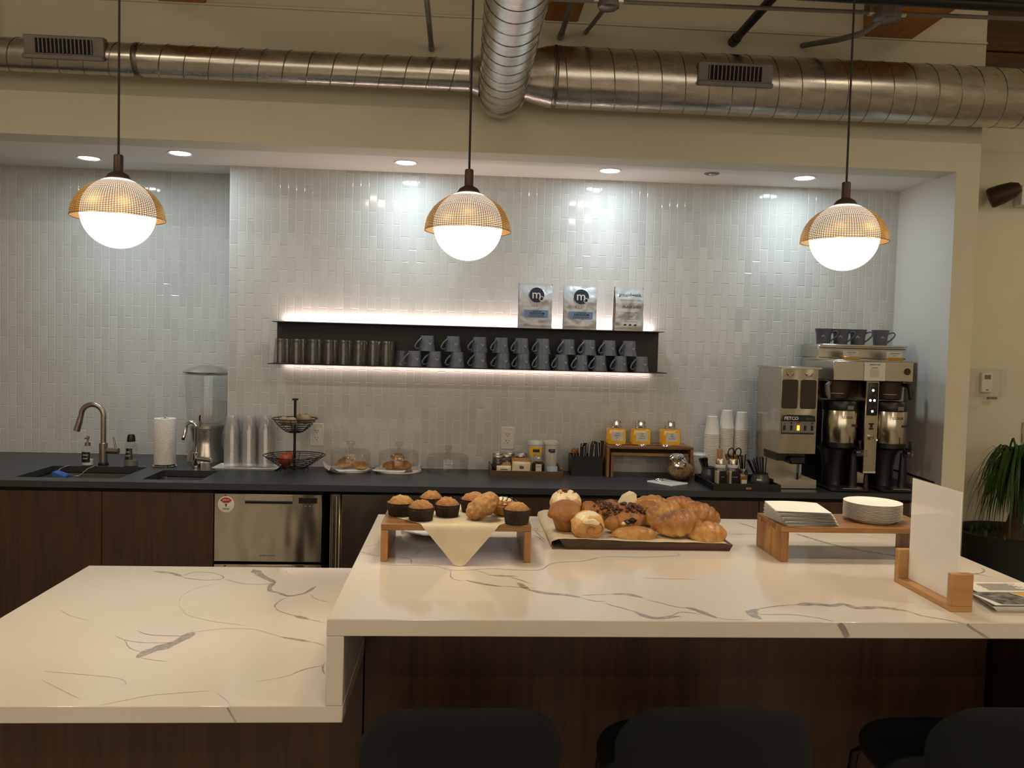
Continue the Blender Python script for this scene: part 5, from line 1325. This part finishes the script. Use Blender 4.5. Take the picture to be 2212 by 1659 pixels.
put('cinnamon_roll', bun(.04, .037, .034, 1), M_dough, 'cream-iced roll with nuts on top, stacked at the back corner of the board', .281, 2.13, zq+.052, (.1, 0, 0), extra=(('icing', drape(.04, .037, .034, .05, 1.5, 3), M_icing), ('nuts', nuts(34, .03, .028, .038, 3), M_pecan)))
put('muffin_bun', MB().ball((0, 0, .018), (.041, .04, .026), .005, 40, 4, flat=.006, seed=4).lathe([(0, -.028), (.024, -.027), (.034, .016), (0, .018)], 36), M_bread, 'big plain mushroom-shaped bun without icing at the board corner', .268, 2.04, zq+.031, (.28, -.1, 0))
put('cinnamon_roll', bun(.041, .036, .032, 5, .003, cut=.026, boxy=.12), M_dough, 'iced roll at the front of the board showing its sliced side', .318, 1.99, zq+.024, (.1, 0, .1), extra=(('icing', drape(.0385, .035, .034, .07, 1.15, 8, .0285), M_icing), ('swirl', MB().tube([(.006 + (.003+.0019*i)*math.cos(i*.55), -.0268, -.002+(.0025+.0014*i)*math.sin(i*.55)) for i in range(14)], .0018, 6), M_bread)))
put('sticky_bun', bun(.026, .03, .026, 6), M_bread, 'plain brown bun behind the front iced roll', .34, 2.12, zq+.033)
put('sticky_bun', bun(.03, .03, .027, 7), M_bread, 'pecan-topped sticky bun leaning in the middle of the board', .373, 2.095, zq+.034, (.35, .1, 0), extra=(('nuts', nuts(60, .03, .03, .03, 5), M_pecan),))
put('sticky_bun', bun(.03, .03, .024, 8), M_bread, 'brown bun at the back before the white iced wedge', .411, 2.19, zq+.028, extra=(('nuts', nuts(14, .02, .02, .024, 9), M_pecan),))
put('sticky_bun', bun(.047, .034, .026, 9), M_bread, 'wide sticky bun under dark chopped nuts behind the filled danish', .447, 2.125, zq+.024, (.3, .15, 0), extra=(('nuts', nuts(80, .045, .033, .03, 12), M_pecan),))
put('iced_wedge', MB().prism([(-.024, -.024), (.022, -.024), (.02, .026), (.008, .029), (-.012, .018), (-.026, -.006)], -.02, .02), M_icing, 'white iced wedge standing at the back of the board', .465, 2.235, zq+.036)
put('filled_danish', cro(.105, .025, .35, 3, 2.5, .6), M_bread, 'danish with dark filling showing, lying above the golden danish', .415, 2.03, zq+.014, (.05, -.14, .12), extra=(('filling', MB().ball((.012, -.0215, .0185), (.019, .005, .0065), .006, 150, 4, seed=1), M_choc), ('cream', MB().ball((-.008, -.0235, .015), (.006, .004, .005), .002, 90, 2), M_icing)))
put('golden_danish', cro(.115, .022, .3, 2, 2.6, .55), M_gold, 'golden bubbly danish at the front edge of the board', .434, 1.982, zq-.003, (0, .03, .05))
put('croissant', cro(.1, .027, .6, 5), M_gold, 'pale croissant at the back of the board, beside the white wedge', .527, 2.215, zq+.026, (0, 0, .1), 'croissant')
put('croissant', cro(.095, .022, .5, 5), M_crois, 'dark croissant farthest back on the croissant pile', .615, 2.24, zq+.026, (0, .12, .05), 'croissant')
put('croissant', cro(.12, .034, .75, 5), M_gold, 'large golden croissant in the middle of the pile, one tip to the danish', .54, 2.12, zq+.016, (0, -.32, .25), 'croissant')
put('sticky_bun', bun(.03, .026, .024, 13), M_bread, 'brown bun squeezed between the nut bun and the croissants', .508, 2.18, zq+.03)
put('croissant', cro(.125, .036, .6, 5), M_crois, 'large brown croissant lying at the front, propped on the one beside it', .545, 2.01, zq+.014, (.1, -.2, .08), 'croissant')
put('croissant', cro(.11, .03, .6, 6), M_crois, 'dark brown croissant sloping down the outer side of the pile', .635, 2.12, zq+.02, (0, .38, -.12), 'croissant')
put('croissant', cro(.104, .033, .45, 4), M_gold, 'plump golden croissant at the front corner nearest the napkins', .615, 1.99, zq-.006, (0, 0, 0), 'croissant')
put('croissant', cro(.1, .026, .6, 5), M_crois, 'croissant buried under the pile behind the large brown one', .6, 2.08, zq-.004, (0, .1, .3), 'croissant')

# ------------------------------------------------------------------ napkins and plates on their stand
riser('wooden_stand', 'low acacia stand carrying napkins and paper plates', .745, 1.12, 1.853, 2.012, .0825, .0135, (M_acacia, M_acacia_v, M_kraft), z=ZH, notch=True, leg=.018)
z2 = ZH + .083
pm_ = MB().lathe([(0, 0), (.05, 0), (.0565, .006), (.066, .0085), (.0665, .0095), (.066, .0095), (.056, .007), (.0495, .001), (0, .001)], 48, cap=False).build('paper_plate', M_paperw)
for i in range(15):
    c = pm_ if i == 0 else dup(pm_)
    c.location = (1.0 + .0004*math.sin(i*3), 1.936 + .0004*math.cos(i*2), z2 + .0003 + .0026*i); tag(c, f'{ORD[14-i]} white paper plate from the top of the stack', 'paper plate', 'stack of paper plates')
def nap(u, v):
    x, y = (u-.5)*.125, (v-.5)*.128
    return (x, y, .0022*math.sin(u*3)*v)
nm = MB().surf(nap, 8, 8).surf(lambda u, v: (lambda p: (p[0]+.001, p[1]+.0006, p[2]+.0012))(nap(1-u, v)), 8, 8).build('napkin', M_paperw, smooth=60)
rn = random.Random(9)
for i in range(12):
    c = nm if i == 0 else dup(nm)
    c.location = (.816 - .0006*i, 1.921 + .0006*i, z2 + .0005 + .0027*i); c.rotation_euler = (0, 0, .1 - .022*i + (rn.random()-.5)*.05); tag(c, f'{ORD[11-i]} folded white napkin from the top of the fanned pile', 'napkin', 'pile of napkins')

# ------------------------------------------------------------------ acrylic sign holder
t = thing('sign_holder', 'bamboo base holding a blank upright acrylic sheet', 'sign holder', (.954, 1.6, ZH))
MB().box(-.02, .022, -.104, .0878, 0, .011, .001).build('base', M_bamboo, t)
MB().box(-.02, .022, -.104, -.088, .011, .072, .001).build('end_block', M_bamboo, t); MB().box(-.02, .022, .088, .104, 0, .072, .001).build('end_block', M_bamboo, t)
for x in (-.0012, .0052): MB().box(x-.001, x+.001, -.0875, .0875, .0112, .226).build('acrylic_sheet', M_acryl, t)
MB().box(.0014, .0026, -.0865, .0865, .0115, .2245).build('blank_paper', M_blank, t)
# flyers
t = thing('flyer_tray', 'shallow white tray holding printed flyers beside the sign holder', 'tray', (1.11, 1.553, ZH))
MB().add([(-.08, -.05, 0), (.1, -.05, 0), (.1, .07, 0), (-.06, .07, 0), (-.1, -.065, .014), (.11, -.065, .014), (.11, .08, .014), (-.075, .08, .014), (-.078, -.047, .003), (.097, -.047, .003), (.097, .067, .003), (-.058, .067, .003)],
         [(3, 2, 1, 0), (0, 1, 5, 4), (1, 2, 6, 5), (2, 3, 7, 6), (3, 0, 4, 7), (8, 9, 10, 11), (9, 8, 4, 5), (10, 9, 5, 6), (11, 10, 6, 7), (8, 11, 7, 4)]).build('dish', M_ceram, t, smooth=None)
t = thing('flyer', 'flyer with a dark photograph and a yellow panel lying in the white tray', 'flyer', (1.105, 1.545, ZH+.015))
MB().box(-.085, .095, -.05, .03, -.001, 0).build('sheet', M_paperw, t)
MB().poly([(-.085, .028, .0004), (-.07, -.048, .0004), (.028, -.048, .0004), (-.005, .028, .0004)]).build('photograph', pm('flyer_photo', '#1e2024', '#8e8c88', 45, .4, lo=.35, hi=.65), t)
MB().poly([(.0, .028, .0004), (.033, -.048, .0004), (.095, -.048, .0004), (.095, .028, .0004)]).build('yellow_panel', M_yellow, t)
MB().box(.02, .06, -.012, -.006, .0005, .0008, M=RZ(-.3)).build('yellow_mark', M_kraft, t)
t = thing('flyer', 'white text flyer lying behind the yellow one', 'flyer', (1.12, 1.615, ZH+.0148))
MB().box(-.08, .08, -.034, .034, -.001, 0).build('sheet', M_paperw, t)
for i in range(9): MB().box(-.05+.001*(i % 3), .035-.006*((i*5) % 4), -.024+.0055*i, -.022+.0055*i, .0003, .0005).build('text_line', M_grey, t)

# ------------------------------------------------------------------ plant and wall fittings at the side
t = thing('potted_palm', 'ponytail palm with drooping leaves in a big black pot', 'plant', (2.86, 4.08, 0))
MB().lathe([(0, 0), (.21, 0), (.22, .01), (.27, .64), (.275, .66), (.265, .665), (.255, .64), (.25, .6), (0, .6)], 48).build('pot', M_pot, t)
MB().lathe([(0, .632), (.12, .63), (.254, .615)], 32, cap=False).build('soil', M_soil, t)
MB().tube([(0, 0, .6), (.0, 0, .65), (.005, .0, .72), (.012, .0, .8), (.01, 0, .86)], [.075, .06, .036, .026, .024], 16).build('trunk', M_trunk, t)
rn = random.Random(21); mb = MB()
for i in range(260):
    a = rn.random()*2*PI; L = .3 + .2*rn.random(); up = .1 + .2*rn.random(); sp = .1+.13*rn.random()
    base = Vector((.01, 0, .84 + .05*rn.random())); pts = []
    for j in range(9):
        f = j/8; r = sp*(1-(1-f)**1.8)*1.0 + .02*f; z = up*math.sin(min(1, f*2.4)*PI/2)*.9 - L*1.05*max(0, f-.25)**1.5
        pts.append(base + Vector((r*math.cos(a), r*math.sin(a), z)))
    side = Vector((-math.sin(a), math.cos(a), 0)); w = .0055 + .002*rn.random()
    vs = []
    for j, p in enumerate(pts):
        ww = w*(1-(j/8)**3*.9)
        vs += [p - side*ww + Vector((0, 0, .001)), p + side*ww]
    mb.add(vs, [(2*j, 2*j+1, 2*j+3, 2*j+2) for j in range(8)])
mb.build('foliage', M_leaf, t, smooth=60)
rn = random.Random(5)
mb = MB()
for i in range(40):
    a = rn.random()*2*PI; r = .1+.13*rn.random(); p = Vector((r*math.cos(a), r*math.sin(a), .62)); d = Vector((rn.random()-.5, rn.random()-.5, .8))*.06
    sd = Vector((-d.y, d.x, 0)).normalized()*.008 if (d.x or d.y) else Vector((.008, 0, 0))
    mb.add([p-sd*.4, p+sd*.4, p+d*.6+sd, p+d, p+d*.6-sd], [(0, 1, 2, 3, 4)])
mb.build('undergrowth', M_leaf, t)
t = thing('thermostat', 'white thermostat under a clear plastic guard on the side wall', 'thermostat', (2.91, 4.449, 1.417))
MB().box(-.035, .03, -.022, 0, -.055, .055, .004).build('white_case', M_plastw, t)  # plastic body of the thermostat itself
MB().box(-.02, .015, -.0235, -.022, .018, .042).build('screen', M_grey, t)
MB().box(-.008, .004, -.0235, -.022, -.043, -.038).build('button', M_dark, t)
mb = MB().box(-.09, .085, -.062, -.058, -.078, .074).box(-.09, -.086, -.058, 0, -.078, .074).box(.081, .085, -.058, 0, -.078, .074).box(-.086, .081, -.058, 0, -.078, -.074).box(-.086, .081, -.058, 0, .07, .074)
mb.build('clear_guard', M_acryl, t)
MB().box(-.02, .03, -.064, -.05, -.09, -.078).build('lock', M_grey, t)
t = thing('emergency_light', 'dark bullet-shaped spotlight head next to a pale box on the side wall', 'wall light', (2.9, 4.36, 2.44))
MB().lathe([(.0, -.075), (.05, -.072), (.056, -.06), (.053, -.01), (.044, .045), (.026, .08), (0, .088)], 32, M=RY(1.15) @ RX(.5)).build('head', M_bronze, t)
MB().tube([(.03, .02, 0), (.07, .06, -.01), (.1, .085, 0)], .009, 10).build('arm', M_bronze, t)
MB().box(.115, .24, .02, .088, -.055, .055, .004).build('box', M_plastw, t)
t = thing('light_switch', 'steel switch plate on the side wall above the palm', 'light switch', (3.17, 4.449, 1.14))
MB().box(-.036, .036, -.006, 0, -.057, .057, .002).build('plate', M_steel, t)
MB().box(-.016, .016, -.009, -.006, -.033, .033, .002).build('rocker', M_black, t)
solo('counter_cord', MB().tube([(2.12, 4.2, ZC+.06), (2.2, 4.14, ZC+.055), (2.248, 4.05, ZC+.05), (2.255, 3.9, ZC+.043), (2.256, 3.8, ZC+.04)], .005, 8), M_black, 'black cord stapled along the white side wall above the counter', 'cord')

# ------------------------------------------------------------------ room light
def area(name, loc, rot, sx, sy, e, c):
    l = bpy.data.lights.new(name, 'AREA'); l.shape = 'RECTANGLE'; l.size = sx; l.size_y = sy; l.energy = e; l.color = c
    o = bpy.data.objects.new(name, l); COL.objects.link(o); o.location = loc; o.rotation_euler = rot
    return o
W = (1, .82, .61)
for x, y in ((-2.2, .8), (.2, .8), (2.6, .8), (-1.2, -2.2), (1.6, -2.2)):
    t = thing('ceiling_lamp', f'ceiling lamp fitting out in the room', 'ceiling lamp', (x, y, 3.3), group='lamps out in the room')
    MB().box(-.32, .32, -.06, .06, .003, .05, .005).build('housing', M_plastw, t)
    area('room_light', (x, y, 3.298), (0, 0, 0), .6, .1, 24, W)
    MB().rod((0, 0, .05), (0, 0, .2), .008).build('stem', M_grey, t)
for x in (-2.2, .4, 3.0):  # unseen panels added as fill light for the fascia and other upright faces
    t = thing('fill_panel', 'unseen fill panel added on the opposite side of the room', 'light panel', (x, -3.99, 2.2), group='added fill panels out in the room')
    MB().box(-1.3, 1.3, 0, .05, -.85, .85, .01).build('white_case', M_plastw, t)
    area('room_light', (x, -3.9, 2.2), (PI/2, 0, 0), 2.5, 1.6, 22, (1, .87, .69))
l = bpy.data.lights.new('side_light', 'POINT'); l.energy = 14; l.color = (1, .80, .58); l.shadow_soft_size = .12
o = bpy.data.objects.new('side_light', l); COL.objects.link(o); o.location = (4.3, 3.3, 2.55)
t = thing('ceiling_lamp', 'globe lamp hanging beyond the side wall corner', 'ceiling lamp', (4.3, 3.3, 2.75))
MB().ball((0, 0, .0), .1, sub=4).build('globe', M_globe, t); MB().rod((0, 0, .1), (0, 0, .75), .006).build('cord', M_cord, t)
for x in (-.779, .0105, .907):
    l = bpy.data.lights.new('globe_light', 'SPOT'); l.energy = 9.5; l.color = (1, .83, .62); l.shadow_soft_size = .07; l.spot_size = math.radians(165); l.spot_blend = .5
    o = bpy.data.objects.new('globe_light', l); COL.objects.link(o); o.location = (x, 1.95, 1.74)
w = bpy.data.worlds.new('room'); scene.world = w; w.use_nodes = True
w.node_tree.nodes['Background'].inputs[0].default_value = (1, .82, .6, 1); w.node_tree.nodes['Background'].inputs[1].default_value = .06

# ------------------------------------------------------------------ camera
yaw, pitch, roll = math.radians(3.5906), math.radians(2.5470), math.radians(1.4942)
fwd = Vector((math.sin(yaw)*math.cos(pitch), math.cos(yaw)*math.cos(pitch), -math.sin(pitch)))
rt = Vector((math.cos(yaw), -math.sin(yaw), 0)); up = rt.cross(fwd)
r2 = rt*math.cos(roll) + up*math.sin(roll); u2 = -rt*math.sin(roll) + up*math.cos(roll)
cam = bpy.data.cameras.new('camera'); cam.sensor_width = 36; cam.lens = 1800/2212*36; cam.clip_start = .05
co = bpy.data.objects.new('camera', cam); COL.objects.link(co)
m = Matrix((r2, u2, -fwd)).transposed().to_4x4(); m.translation = Vector((0, 0, 1.545))
co.matrix_world = m
scene.camera = co
scene.view_settings.view_transform = 'Standard'
scene.view_settings.look = 'None'
scene.view_settings.exposure = 0
c = scene.cycles
c.max_bounces = 6; c.diffuse_bounces = 3; c.glossy_bounces = 3; c.transmission_bounces = 5; c.transparent_max_bounces = 40
c.caustics_reflective = False; c.caustics_refractive = False
c.sample_clamp_indirect = 4
c.use_denoising = True
c.use_adaptive_sampling = True; c.adaptive_threshold = .05; c.adaptive_min_samples = 16
